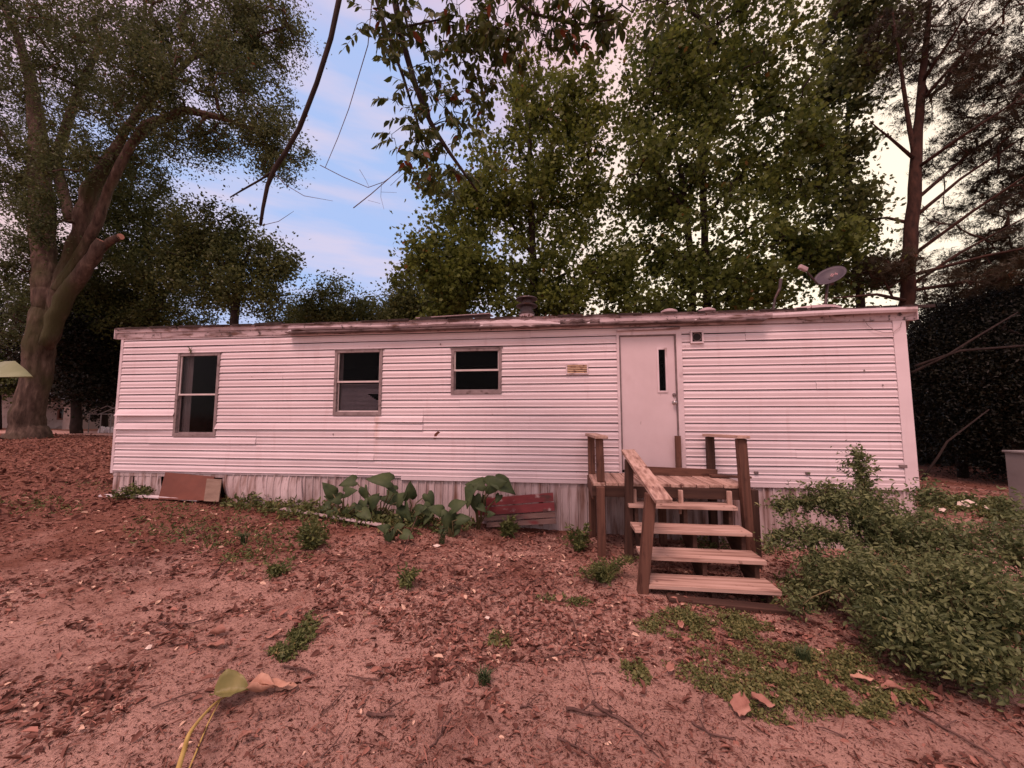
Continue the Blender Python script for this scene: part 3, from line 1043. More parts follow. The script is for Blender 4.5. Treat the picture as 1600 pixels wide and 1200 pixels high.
m.build('duct_ring', M['weather'], v2)
for u, v, w_ in ((1180, 738, 0.05), (1260, 739, 0.05), (1408, 728, 0.09)):
    p = Wp(u, v)
    MB().box(p.x - w_ / 2, p.x + w_ / 2, D - 0.036, D - 0.01, p.z - 0.017, p.z + 0.017).build('cable_cover', M['weather'], home, bevel=0.003)
p = Wp(683, 680)
MB().prism([(p.x - 0.05, D - 0.03, p.z - 0.05), (p.x - 0.02, D - 0.035, p.z - 0.055), (p.x + 0.01, D - 0.03, p.z + 0.0), (p.x + 0.05, D - 0.03, p.z + 0.045),
            (p.x + 0.02, D - 0.034, p.z + 0.06), (p.x - 0.03, D - 0.03, p.z + 0.02)], (0, 0.012, 0)).build('torn_patch', M['plywood'], home)
for u, v in ((522, 679), (1377, 603), (1348, 580), (689, 539)):
    p = Wp(u, v)
    MB().lathe((p.x, D - 0.027, p.z), [(0.010, 0), (0.008, 0.012), (0.003, 0.02)], 8).build('nail_head', M['weather'], home)
# loose cable looping under the eave on the right
pts = [Wp(u, v) for u, v in ((1345, 500), (1352, 510), (1362, 517), (1378, 521), (1392, 520), (1402, 512), (1404, 505))]
MB().tube([(p.x, D - 0.045, p.z) for p in pts], 0.0035, 5).build('loose_cable', M['frame'], home)

# skirting: ribbed metal panels from the siding down to the soil


def skirt_panel(x0, x1, bulge=0.0, shear=0.0, base=0.0, seed=0):
    b = MB()
    x = x0
    prof = []
    while x < x1 - 0.02:
        for dx, dy in ((0, 0), (0.060, 0), (0.066, -0.018), (0.080, -0.018), (0.088, 0), (0.108, 0), (0.112, -0.005), (0.118, 0)):
            prof.append((x + dx, dy))
        x += 0.124
    prof = [(min(p, x1), q) for p, q in prof]
    rows = 5
    for j in range(rows + 1):
        t = j / rows
        for i, (px_, py_) in enumerate(prof):
            zlow = gz(px_) - 0.04
            ztop = ZB - 0.03
            w = 0.012 * noise.noise((px_ * 1.4 + seed, t * 2, seed)) * t
            b.v.append((px_ + shear * t * t, D + 0.012 + py_ - bulge * math.sin(t * 1.9) * math.sin(math.pi * min(1, max(0, (px_ - x0) / (x1 - x0)))) ** 0.5 + w - base * t,
                        ztop + (zlow - ztop) * t))
    n = len(prof)
    for j in range(rows):
        for i in range(n - 1):
            a = j * n + i
            b.f.append((a, a + 1, a + n + 1, a + n))
    b.build('skirting_panel', M['skirt'], home, thick=0.002)


hx0, hx1 = Wp(248, 750).x, Wp(345, 750).x
spec = [(XL + 0.02, -6.85, 0, 0.03, 0.02), (-6.85, hx0 + 0.05, 0.01, 0.12, 0.03)]
x = hx1 + 0.02
spec += [(x, x + 0.72, 0.05, 0.22, 0.05), (x + 0.7, x + 1.35, 0.07, 0.10, 0.03)]
x += 1.33
k = 0
while x < XR - 0.05:
    e = min(x + 0.78, XR - 0.02)
    spec.append((x, e, 0.006 * (k % 3), 0.0, 0.006 * (k % 2)))
    x = e - 0.008
    k += 1
for i, (a, c, bu, sh, ba) in enumerate(spec):
    skirt_panel(a, c, bu, sh, ba, i * 1.3)
MB().box(XL + 0.02, hx1 + 0.1, D - 0.004, D + 0.03, ZB - 0.09, ZB - 0.036).build('skirting_rail', M['skirt'], home)
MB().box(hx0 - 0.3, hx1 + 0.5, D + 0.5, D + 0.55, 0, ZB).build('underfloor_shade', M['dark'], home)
# skirting on the other sides
MB().box(XL + 0.02, XL + 0.05, D + 0.06, D + DEPTH, 0.1, ZB - 0.001).build('skirting_panel', M['skirt'], home)
MB().box(XR - 0.05, XR - 0.02, D + 0.06, D + DEPTH, -0.3, ZB - 0.001).build('skirting_panel', M['skirt'], home)
MB().box(XL + 0.051, XR - 0.051, D + DEPTH - 0.03, D + DEPTH, -0.3, ZB - 0.001).build('skirting_panel', M['skirt'], home)

# ------------------------------------------------------------------ porch with steps
porch = thing('wooden_porch', 'small weathered wooden porch with four open steps below the white door', 'porch', (1.35, 4.7, -0.05))
DZ = 0.82


def part(b, name, mat, **kw): return b.build(name, mat, porch, bevel=kw.pop('bevel', 0.004), **kw)


px = 0.40
while px < 2.02:
    w = 0.136
    z = DZ + rr.uniform(-0.004, 0.004)
    part(MB().box(px, px + w, 4.68 + rr.uniform(-0.015, 0.012), D - 0.045, z - 0.036, z), 'floor_board', M['tread_y'])
    px += w + 0.009
part(MB().box(0.385, 0.425, 4.715, D - 0.05, DZ - 0.20, DZ - 0.037), 'rim_joist', M['post_y'])
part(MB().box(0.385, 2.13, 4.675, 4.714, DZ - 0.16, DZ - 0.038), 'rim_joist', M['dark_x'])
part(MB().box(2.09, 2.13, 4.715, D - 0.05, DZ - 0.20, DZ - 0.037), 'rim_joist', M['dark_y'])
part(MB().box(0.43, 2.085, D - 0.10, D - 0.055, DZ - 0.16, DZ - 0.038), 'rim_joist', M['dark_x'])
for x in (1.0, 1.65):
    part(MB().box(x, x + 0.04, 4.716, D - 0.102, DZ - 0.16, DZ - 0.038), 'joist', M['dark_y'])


def post(p0, p1, w, mat='post_z', name='post', h=None):
    part(MB().beam(p0, p1, w, h or w), name, M[mat], bevel=0.006)


g = lambda x, y: GZ(x, y) - 0.05
pA = PY(924, 710, 5.40).x
pB = PY(937, 720, 4.74).x
pC = PY(983, 730, 4.60).x
pN0, pN1 = PY(1003, 930, 3.80).x, PY(1017, 780, 3.80).x
pE = PY(1110, 710, 5.38).x
pF0, pF1 = PY(1172, 850, 4.62).x, PY(1158, 700, 4.60).x
post((pA, 5.40, g(0.4, 5.4)), (pA, 5.40, 1.325), 0.09)                       # back left
post((PY(940, 850, 4.62).x, 4.62, g(0.44, 4.65)), (PY(938, 765, 4.62).x, 4.62, 0.785), 0.092, 'post_z')           # front left, below deck
post((pB + 0.01, 4.76, DZ + 0.002), (pB, 4.76, 1.325), 0.088)                        # front left, above deck
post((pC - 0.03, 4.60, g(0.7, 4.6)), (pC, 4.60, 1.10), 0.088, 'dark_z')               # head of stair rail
post((pN0, 3.80, g(0.72, 3.8)), (pN1, 3.80, 0.875), 0.092)                      # newel
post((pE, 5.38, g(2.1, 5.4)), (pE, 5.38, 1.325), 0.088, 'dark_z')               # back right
post((pF0, 4.62, g(2.3, 4.62)), (pF1, 4.60, 1.345), 0.092)                        # front right
post((pF0 + 0.09, 4.68, g(2.42, 4.66)), (pF0 + 0.09, 4.68, 0.78), 0.075, 'dark_z')
post((1.32, 5.30, g(1.32, 5.3)), (1.32, 5.30, DZ - 0.165), 0.088, 'post_z')
# stringer heads standing up behind the first tread
for x in (0.85, 1.36, 1.88):
    post((x, 4.63, 0.50), (x, 4.63, 0.765), 0.05, 'tread_z', 'cleat', 0.035)
# rail caps
part(MB().beam((pA, 5.46, 1.345), (pB + 0.02, 4.66, 1.350), 0.15, 0.036, (1, 0, 0)), 'rail_cap', M['tread_y'])
part(MB().beam((pE, 5.46, 1.345), (pF1, 4.52, 1.368), 0.135, 0.034, (1, 0, 0)), 'rail_cap', M['tread_y'])
part(MB().beam((pC + 0.02, 4.78, 1.185), (pN1 + 0.07, 3.62, 0.845), 0.155, 0.038, (1, 0, 0)), 'handrail', M['tread_y'])
# treads
TR = [(0.62, 4.49, 4.75), (0.43, 4.215, 4.50), (0.25, 3.965, 4.255), (0.07, 3.755, 4.03)]
for i, (z, y0, y1) in enumerate(TR):
    part(MB().box(0.765 + 0.01 * i, 1.925 + rr.uniform(-0.02, 0.02), y0, y1, z - 0.038, z), 'tread', M['tread_x'])
# saw-tooth stringers
for x in (0.835, 1.36, 1.83):
    zg = GZ(x, 3.9) - 0.06
    pts = [(x, 4.70, 0.30), (x, 4.70, TR[0][0] - 0.04)]
    for i, (z, y0, y1) in enumerate(TR):
        pts.append((x, y0 + 0.05, z - 0.04))
        nz_next = TR[i + 1][0] - 0.04 if i < 3 else zg
        pts.append((x, y0 + 0.05, nz_next))
    pts.append((x, 4.05, zg))
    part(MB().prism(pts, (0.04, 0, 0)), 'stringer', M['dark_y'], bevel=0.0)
# plank lying across the back of the deck, short loose board, ground sill, leaning batten
part(MB().beam((0.93, 5.36, 0.885), (2.02, 5.30, 0.865), 0.035, 0.10, (0, 1, 0)), 'kick_board', M['post_x'])
plank_loose = MB().beam((1.90, 5.22, 0.845), (2.36, 5.18, 0.842), 0.10, 0.025, (0, 1, 0))
plank_loose.build_thing('loose_board', M['post_x'], 'short brown board lying loose at the right end of the porch floor', 'board', bevel=0.003)
MB().beam((1.60, D - 0.07, 0.826), (1.605, D - 0.05, 1.33), 0.075, 0.03, (1, 0, 0)).build_thing(
    'batten', M['post_z'], 'upright brown batten leaning against the right edge of the white door', 'board', bevel=0.003)
sz = GZ(1.7, 3.68)
MB().beam((0.95, 3.71, GZ(0.95, 3.7) + 0.012), (2.03, 3.70, GZ(2.03, 3.7) + 0.018), 0.12, 0.04, (0, 1, 0)).build_thing(
    'sill_board', M['dark_x'], 'dark half-buried plank on the soil at the foot of the steps', 'board', bevel=0.004)

# ------------------------------------------------------------------ satellite dish and mast on the roof
dp = PY(1288, 478, 6.0)
zb = roofz(dp.x, 6.0)
dish = thing('satellite_dish', 'grey oval satellite dish on a thin mast on the trailer roof', 'satellite dish', (dp.x, 6.0, zb))
c0 = PY(1297, 430, 6.0)
MB().tube([(dp.x, 6.0, zb - 0.02), (dp.x + 0.02, 6.0, zb + 0.15), PY(1293, 442, 6.05)], 0.02, 8).build('mast', M['flue'], dish)
MB().lathe((dp.x, 6.0, zb), [(0.09, 0), (0.085, 0.015), (0.03, 0.03)], 12).build('foot_plate', M['flue'], dish)
m = MB()
nrm = Vector((-0.36, -0.62, 0.50)).normalized()
ax1 = (PY(1322, 414, 6.0) - PY(1273, 446, 6.0)).normalized()
ax1 = (ax1 - nrm * ax1.dot(nrm)).normalized()
ax2 = nrm.cross(ax1)
ra, rb_ = 0.215, 0.155
rings = 6
m.v.append(tuple(c0 - nrm * 0.05))
for j in range(1, rings + 1):
    t = j / rings
    for k in range(32):
        a = 2 * math.pi * k / 32
        m.v.append(tuple(c0 - nrm * 0.05 * (1 - t * t) + ax1 * (ra * t * math.cos(a)) + ax2 * (rb_ * t * math.sin(a))))
for k in range(32):
    m.f.append((0, 1 + k, 1 + (k + 1) % 32))
for j in range(rings - 1):
    for k in range(32):
        q = (k + 1) % 32
        m.f.append((1 + j * 32 + k, 1 + (j + 1) * 32 + k, 1 + (j + 1) * 32 + q, 1 + j * 32 + q))
m.build('reflector', M['dish'], dish, smooth=True, thick=0.008)
m = MB()
for i in range(6):          # faded round print and strokes on the reflector
    o_ = c0 + ax1 * (0.03 + 0.026 * i) + ax2 * 0.02 * math.sin(i * 2.1) - nrm * 0.033
    for k in range(6):
        a0, a1 = math.pi * k / 3, math.pi * (k + 1) / 3
        m.add([o_ + ax1 * 0.016 * math.cos(a0) + ax2 * 0.022 * math.sin(a0), o_ + ax1 * 0.016 * math.cos(a1) + ax2 * 0.022 * math.sin(a1),
               o_ + ax1 * 0.010 * math.cos(a1) + ax2 * 0.015 * math.sin(a1), o_ + ax1 * 0.010 * math.cos(a0) + ax2 * 0.015 * math.sin(a0)], [(0, 1, 2, 3)])
m.build('faded_print', M['mark'], dish)
e = PY(1256, 419, 5.75)
MB().tube([c0 - ax1 * 0.22 - ax2 * 0.02, e], [0.012, 0.010], 6).build('feed_arm', M['flue'], dish)
MB().beam(e + Vector((-0.06, 0, 0.03)), e + Vector((0.05, 0.02, -0.02)), 0.05, 0.06, (0, 1, 0)).build('feed_horn', M['flue_base'], dish, bevel=0.01)
MB().beam(c0 - nrm * 0.05, c0 - nrm * 0.12 + Vector((0, 0, -0.05)), 0.06, 0.08).build('bracket', M['flue'], dish, bevel=0.005)
# bent pipe
q = [PY(u, v, 5.95) for u, v in ((1206, 481), (1211, 466), (1218, 452), (1220, 436))]
q[0].z = roofz(q[0].x, 5.95) - 0.02
mp_ = MB().tube(q, [0.016, 0.016, 0.02, 0.024], 8)
mp_.build_thing('bent_pipe', M['flue'], 'thin bent pipe standing on the roof left of the satellite dish', 'pipe')


# ------------------------------------------------------------------ mesh scatter for foliage
def tmpl_rhomb(w=0.45, fold=0.12):
    return np.array([[0, 0, 0], [w / 2, 0.45, fold], [0, 1, 0], [-w / 2, 0.45, fold]], float), [(0, 1, 2), (0, 2, 3)]


def tmpl_leaf(w=0.42, fold=0.08, curl=0.12):
    v = np.array([[0, 0, 0], [w * 0.42, 0.28, fold], [w * 0.40, 0.62, fold - curl * 0.4], [0, 1, -curl], [-w * 0.40, 0.62, fold - curl * 0.4], [-w * 0.42, 0.28, fold]], float)
    return v, [(0, 1, 2), (0, 2, 3), (0, 3, 4), (0, 4, 5)]


def tmpl_maple():
    v = np.array([[0, 0, 0], [0.40, 0.12, 0.05], [0.30, 0.42, 0.02], [0.52, 0.62, 0.03], [0.16, 0.66, 0], [0, 1, -0.08],
                  [-0.16, 0.66, 0], [-0.52, 0.62, 0.03], [-0.30, 0.42, 0.02], [-0.40, 0.12, 0.05]], float)
    return v, [(0, 1, 2), (0, 2, 8), (0, 8, 9), (2, 3, 4), (2, 4, 6), (2, 6, 8), (4, 5, 6), (6, 7, 8)]


def tmpl_needle():
    v = []
    f = []
    for k in range(5):
        a = (k - 2) * 0.45
        d = np.array([math.sin(a), math.cos(a), 0.25 * math.sin(k * 2.1)])
        s = np.array([math.cos(a), -math.sin(a), 0]) * 0.035
        n = len(v)
        v += [-s, s, d]
        f.append((n, n + 1, n + 2))
    return np.array(v), f


def frames(n, up=0.8, heading=None):
    nr = rng.normal(size=(n, 3))
    nr[:, 2] += up
    nr /= np.linalg.norm(nr, axis=1)[:, None]
    t = rng.normal(size=(n, 3)) if heading is None else heading + rng.normal(size=(n, 3)) * 0.35
    t -= nr * (t * nr).sum(1)[:, None]
    t /= np.linalg.norm(t, axis=1)[:, None] + 1e-9
    s = np.cross(t, nr)
    return s, t, nr


def scatter(name, tm, pos, frm, size, tint, mat, parent=None, kind=None, extra=None):
    tv, tf = tm
    n, k = len(pos), len(tv)
    s, t, nr = frm
    V = pos[:, None, :] + size[:, None, None] * (tv[None, :, 0:1] * s[:, None, :] + tv[None, :, 1:2] * t[:, None, :] + tv[None, :, 2:3] * nr[:, None, :])
    V = V.reshape(-1, 3)
    o0 = wloc(parent) if parent is not None else Vector((0, 0, 0))
    V = V - np.array(o0)
    F = np.array(tf)
    A = (F[None] + (np.arange(n) * k)[:, None, None]).reshape(-1)
    nf = n * len(tf)
    me = bpy.data.meshes.new(name)
    me.vertices.add(len(V))
    me.vertices.foreach_set('co', V.astype(np.float32).ravel())
    me.loops.add(nf * 3)
    me.loops.foreach_set('vertex_index', A.astype(np.int32))
    me.polygons.add(nf)
    me.polygons.foreach_set('loop_start', (np.arange(nf) * 3).astype(np.int32))
    me.update(calc_edges=True)
    at = me.attributes.new('tint', 'FLOAT', 'FACE')
    at.data.foreach_set('value', np.repeat(tint, len(tf)).astype(np.float32))
    me.materials.append(mat)
    o = bpy.data.objects.new(name, me)
    COL.objects.link(o)
    if parent is not None: o.parent = parent
    if kind: o['kind'] = kind
    return o


# ------------------------------------------------------------------ tree builder
def blob_px(lst):
    """measured crown lobes: (u, v, ru, rv, y, ry, share) -> world ellipsoids"""
    out_ = []
    for u, v, ru, rv, y, ry, w in lst:
        c = PY(u, v, y)
        rx = abs(PY(u + ru, v, y).x - PY(u - ru, v, y).x) / 2
        rz = abs(PY(u, v - rv, y).z - PY(u, v + rv, y).z) / 2
        out_.append((c, (rx, ry, rz), w))
    return out_


def sample_blobs(blobs, n, gap=0.0, gs=0.6, seed=0.0):
    pts = []
    W = np.array([w for _, _, w in blobs], float)
    W /= W.sum()
    while len(pts) < n:
        i = rng.choice(len(blobs), p=W)
        c, r, _ = blobs[i]
        d = rng.normal(size=3)
        d /= np.linalg.norm(d)
        k = rng.uniform(0.02, 1) ** 0.42
        p = Vector((c.x + d[0] * r[0] * k, c.y + d[1] * r[1] * k, c.z + d[2] * r[2] * k))
        if gap and noise.noise((p.x * gs + seed, p.y * gs, p.z * gs)) < gap - 0.35: continue
        pts.append(np.array(p))
    return np.array(pts)


def grow_branches(limbs, tips, rtip, sides, step=0.45, wob=0.10, sag=0.0, maxr=None):
    """limbs: list of [(Vector, r)...]; returns mesh builder and list of cluster points with directions"""
    P, PR, CNT, PAR, FIX = [], [], [], [], []
    mb = MB()
    for limb in limbs:
        prev = -1
        for (p0, r0), (p1, r1) in zip(limb[:-1], limb[1:]):
            n = max(1, int((p1 - p0).length / step))
            for i in range(n):
                t = i / n
                P.append(np.array(p0.lerp(p1, t)))
                PR.append(r0 + (r1 - r0) * t)
                PAR.append(-1)
        P.append(np.array(limb[-1][0]))
        PR.append(limb[-1][1])
        PAR.append(-1)
    nfix = len(P)
    CNT = [0] * nfix
    arr = np.zeros((nfix + len(tips) * 12 + 10, 3))
    arr[:nfix] = np.array(P)
    N_ = nfix
    d0 = np.array([np.min(np.sum((arr[:nfix] - t) ** 2, axis=1)) for t in tips])
    paths = []
    for ti in np.argsort(d0):
        t = tips[ti]
        dd = np.sum((arr[:N_] - t) ** 2, axis=1)
        j = int(np.argmin(dd))
        L = math.sqrt(dd[j])
        n = max(2, min(10, int(L / step) + 1))
        a = arr[j].copy()
        off = rng.normal(size=3) * wob * L
        off[2] += 0.06 * L
        idx = [j]
        for i in range(1, n + 1):
            s = i / n
            q = a + (t - a) * s + off * math.sin(math.pi * s) + rng.normal(size=3) * 0.02 * (s < 1)
            q[2] -= sag * s * s * L
            arr[N_] = q
            PAR.append(idx[-1])
            CNT.append(0)
            idx.append(N_)
            N_ += 1
        paths.append(idx)
        k = idx[-1]
        while k >= 0:
            CNT[k] += 1
            k = PAR[k]
    for idx in paths:
        pts = [arr[i] for i in idx]
        rad = []
        for m_, i in enumerate(idx):
            c = CNT[i] if i >= nfix else CNT[idx[1]]
            r = rtip * c ** 0.5
            if maxr: r = min(r, maxr)
            if i < nfix: r = min(r, PR[i] * 0.9)
            rad.append(r)
        rad[-1] *= 0.5
        mb.tube(pts, rad, 5 if rad[0] > 0.02 else sides, cap=False)
    for limb in limbs:
        pl, rl = [], []
        for (p0, r0), (p1, r1) in zip(limb[:-1], limb[1:]):
            n = max(2, int((p1 - p0).length / (0.10 if limb[0][1] > 0.25 else 0.35)))
            for i in range(n):
                t = i / n
                s = 0.5 * r0
                w = Vector((noise.noise((p0.x + t * 2, p0.z, 0)), noise.noise((p0.x + t * 2, p0.z, 7)), 0)) * min(0.12, s) * math.sin(math.pi * t)
                pl.append(p0.lerp(p1, t) + w)
                rl.append((r0 + (r1 - r0) * t) * (1 + 0.06 * noise.noise((p0.x * 3 + t * 3, p0.z, 3))))
        pl.append(limb[-1][0])
        rl.append(limb[-1][1])
        big = limb[0][1] > 0.25
        v0_ = len(mb.v)
        mb.tube(pl, rl, 48 if big else (12 if limb[0][1] > 0.1 else 6))
        if big:                 # furrowed bark: ridges that run up the trunk, lumps and knots
            for ri in range(len(pl)):
                c_ = pl[ri]
                for k in range(48):
                    iv = v0_ + ri * 48 + k
                    p_ = Vector(mb.v[iv])
                    a_ = 2 * math.pi * k / 48
                    rd = abs(noise.noise((math.cos(a_) * 4.5, math.sin(a_) * 4.5, p_.z * 0.9 + c_.x))) + 0.6 * abs(noise.noise((math.cos(a_) * 10, math.sin(a_) * 10, p_.z * 2.2)))
                    lump = noise.noise((p_.x * 1.1, p_.y * 1.1, p_.z * 0.9))
                    mb.v[iv] = tuple(c_ + (p_ - c_) * (1 - 0.16 * rd + 0.10 * lump))
    cl = []
    for idx in paths:
        for m_, i in enumerate(idx[1:], 1):
            if i == idx[-1] or m_ >= len(idx) * 0.5:
                d = arr[i] - arr[idx[m_ - 1]]
                cl.append((arr[i].copy(), d / (np.linalg.norm(d) + 1e-9)))
    return mb, cl


def tree(name, label, limbs, blobs, ntips, leaf_n, tm, size, spread, bark, leaf, rtip=0.012, group=None, cat='tree', up=0.6, gap=0.0, gs=0.6,
         base=None, wob=0.12, step=0.5, sag=0.0, follow=False, extra_parts=None, crown='crown', flat=1.0):
    limbs = [[(Vector(p), r) for p, r in l] for l in limbs]
    b0 = base or limbs[0][0][0]
    root = thing(name, label, cat, b0, group)
    tips = sample_blobs(blobs, ntips, gap, gs, seed=b0.x)
    mb, cl = grow_branches(limbs, tips, rtip, 3, step, wob, sag)
    mb.build('trunk', bark, root, smooth=True)
    C = np.array([c for c, _ in cl])
    Dn = np.array([d for _, d in cl])
    i = rng.integers(0, len(C), leaf_n)
    sc = rng.uniform(0.4, 1.5, len(C))
    off = rng.normal(size=(leaf_n, 3)) * spread * sc[i][:, None]
    off[:, 2] *= flat
    pos = C[i] + off
    fr = frames(leaf_n, up, Dn[i] * 1.0 if follow else None)
    tclump = rng.uniform(0, 1, len(C))
    tint = np.clip(0.55 * tclump[i] + 0.45 * rng.uniform(0, 1, leaf_n), 0, 0.92)
    odd = rng.uniform(0, 1, leaf_n) < 0.006
    tint[odd] = 1.0
    scatter(crown, tm, pos, fr, size * rng.uniform(0.6, 1.25, leaf_n), tint, leaf, root)
    return root


def PL(y, *q):
    """polyline of (u, v, r) measured at distance y"""
    return [(PY(u, v, y), r) for u, v, r in q]


# ---- the big oak on the left
Y = 13.2
oak_base = PY(42, 684, Y)
oak_base.z = gz(oak_base.x) - 0.1
limbs = [
    [(oak_base, 0.80), (PY(42, 668, Y), 0.54), (PY(48, 630, Y), 0.46), (PY(60, 560, Y), 0.48), (PY(72, 500, Y), 0.50), (PY(76, 465, Y), 0.50), (PY(73, 430, Y), 0.44), (PY(69, 400, Y), 0.40)] + PL(Y, (66, 320, 0.40), (62, 240, 0.34), (52, 150, 0.24), (30, 60, 0.16), (5, 10, 0.1)),
    PL(Y, (70, 545, 0.26), (80, 505, 0.34), (94, 462, 0.38), (118, 395, 0.34), (132, 330, 0.32), (150, 280, 0.27), (185, 225, 0.17), (215, 175, 0.14), (245, 130, 0.11)),
    PL(Y - 0.3, (96, 455, 0.32), (125, 400, 0.20), (152, 350, 0.17), (168, 300, 0.16), (200, 235, 0.16), (228, 195, 0.17), (290, 172, 0.15), (350, 185, 0.11), (420, 212, 0.07)),
    PL(Y + 0.5, (110, 345, 0.2), (85, 250, 0.2), (120, 150, 0.15), (160, 60, 0.1)),
    PL(Y, (215, 175, 0.13), (300, 90, 0.1), (380, 65, 0.07), (450, 40, 0.04)),
    PL(Y - 0.3, (72, 540, 0.22), (86, 497, 0.29), (106, 455, 0.29), (128, 428, 0.26), (148, 400, 0.22), (160, 377, 0.19)),
    PL(Y - 0.2, (140, 405, 0.2), (165, 382, 0.15), (188, 370, 0.12)),
]
blobs = blob_px([(50, 60, 110, 90, Y, 2.6, 1.3), (180, 50, 110, 90, Y, 2.6, 1.3), (310, 55, 100, 70, Y, 2.0, 1.1), (415, 60, 60, 60, Y, 1.6, 0.7),
                 (250, 140, 130, 70, Y, 2.2, 1.2), (120, 190, 130, 90, Y, 2.6, 1.2), (370, 160, 80, 45, Y, 1.6, 0.6), (425, 225, 48, 55, Y, 1.4, 0.5),
                 (290, 215, 70, 32, Y, 1.5, 0.5), (20, 280, 60, 70, Y, 2.0, 0.7), (25, 400, 50, 60, Y, 2.0, 0.5), (190, 275, 70, 50, Y + 1, 1.5, 0.5),
                 (-90, 150, 120, 200, Y, 3.0, 1.3), (110, -60, 220, 60, Y, 3.0, 1.2), (330, -50, 130, 50, Y, 2.5, 0.7), (15, 500, 40, 40, Y, 1.5, 0.25), (95, 265, 45, 50, Y - 1.4, 0.7, 0.35), (60, 340, 30, 50, Y - 1.2, 0.5, 0.2), (260, 100, 120, 60, Y - 1.5, 1.0, 0.8)])
oak = tree('oak_tree', 'huge spreading oak with forked pale trunk and sawn limb stub, left of the trailer', limbs, blobs, 1500, 170000, tmpl_rhomb(0.5, 0.1), 0.125, 0.25,
           M['bark_oak'], M['oak_leaf'], rtip=0.011, base=oak_base, gap=0.22, gs=0.5)
c = PY(160, 377, Y - 0.3)
d = (c - PY(148, 400, Y - 0.3)).normalized()
MB().tube([c - d * 0.02, c + d * 0.02], [0.187, 0.187], 16).build('sawn_end', M['cutwood'], oak)
c = PY(188, 370, Y - 0.2)
MB().tube([c, c + Vector((0.05, -0.02, 0.0))], [0.12, 0.115], 12).build('sawn_end', M['cutwood'], oak)

# ---- oaks behind the trailer on the left
Y = 17
lb = PY(235, 600, Y)
lb.z = gz(lb.x) - 0.1
tree('oak_tree', 'dark round-topped oak behind the left end of the trailer roof', [[(lb, 0.35), (PY(240, 500, Y), 0.25), (PY(235, 420, Y), 0.16), (PY(225, 350, Y), 0.08)],
     PL(Y, (240, 480, 0.15), (290, 420, 0.1), (330, 370, 0.05))],
     blob_px([(220, 370, 80, 60, Y, 2.4, 1), (170, 430, 70, 60, Y, 2.2, 1), (260, 440, 80, 60, Y, 2.4, 1), (140, 490, 70, 50, Y, 2, 0.8), (240, 500, 100, 40, Y, 2, 0.8), (200, 310, 60, 30, Y, 1.6, 0.5)]),
     600, 60000, tmpl_rhomb(0.55, 0.1), 0.15, 0.36, M['bark_dark'], M['backoak_leaf'], group='trees behind the trailer', base=lb, gap=0.05)
Y = 15
lb = PY(368, 600, Y)
lb.z = gz(lb.x) - 0.1
tree('oak_tree', 'open branching oak with clumped foliage over the roof between first and second windows',
     [[(lb, 0.22), (PY(366, 500, Y), 0.17), (PY(372, 440, Y), 0.12), (PY(392, 385, Y), 0.06)], PL(Y, (368, 480, 0.11), (330, 420, 0.07), (320, 360, 0.04)),
      PL(Y, (370, 460, 0.1), (420, 420, 0.06), (450, 400, 0.03))],
     blob_px([(335, 360, 55, 38, Y, 1.5, 1), (395, 400, 55, 38, Y, 1.5, 1), (440, 430, 40, 35, Y, 1.3, 0.7), (330, 430, 60, 50, Y, 1.5, 1), (390, 460, 60, 40, Y, 1.5, 0.7), (300, 380, 40, 50, Y, 1.2, 0.6)]),
     330, 24000, tmpl_rhomb(0.6, 0.1), 0.15, 0.26, M['bark_dark'], M['backoak_leaf'], rtip=0.01, group='trees behind the trailer', base=lb, gap=0.22, gs=0.8)
for (u, v, ru, rv, y, lab) in ((525, 478, 42, 42, 20, 'small round tree peeping over the roof above the second window'),
                               (600, 492, 42, 38, 21, 'low dark tree just over the roof between the second and third windows'),
                               (648, 470, 45, 40, 19, 'bushy low tree over the roof left of the lifted flashing'),
                               (460, 500, 40, 30, 22, 'lowest dark treetop over the roof, at the left end of the awning rail')):
    lb = PY(u, 600, y)
    lb.z = gz(lb.x) - 0.1
    tree('small_tree', lab, [[(lb, 0.16), (PY(u, 520, y), 0.12), (PY(u + 5, v, y), 0.05)]],
         blob_px([(u, v, ru, rv, y, 1.6, 1), (u - 15, v + 30, ru, rv, y, 1.6, 1), (u + 18, v + 25, ru, rv * 0.8, y, 1.6, 1)]),
         170, 13000, tmpl_rhomb(0.6, 0.1), 0.17, 0.30, M['bark_dark'], M['backoak_leaf'], group='trees behind the trailer', base=lb, gap=0.18, gs=0.8)

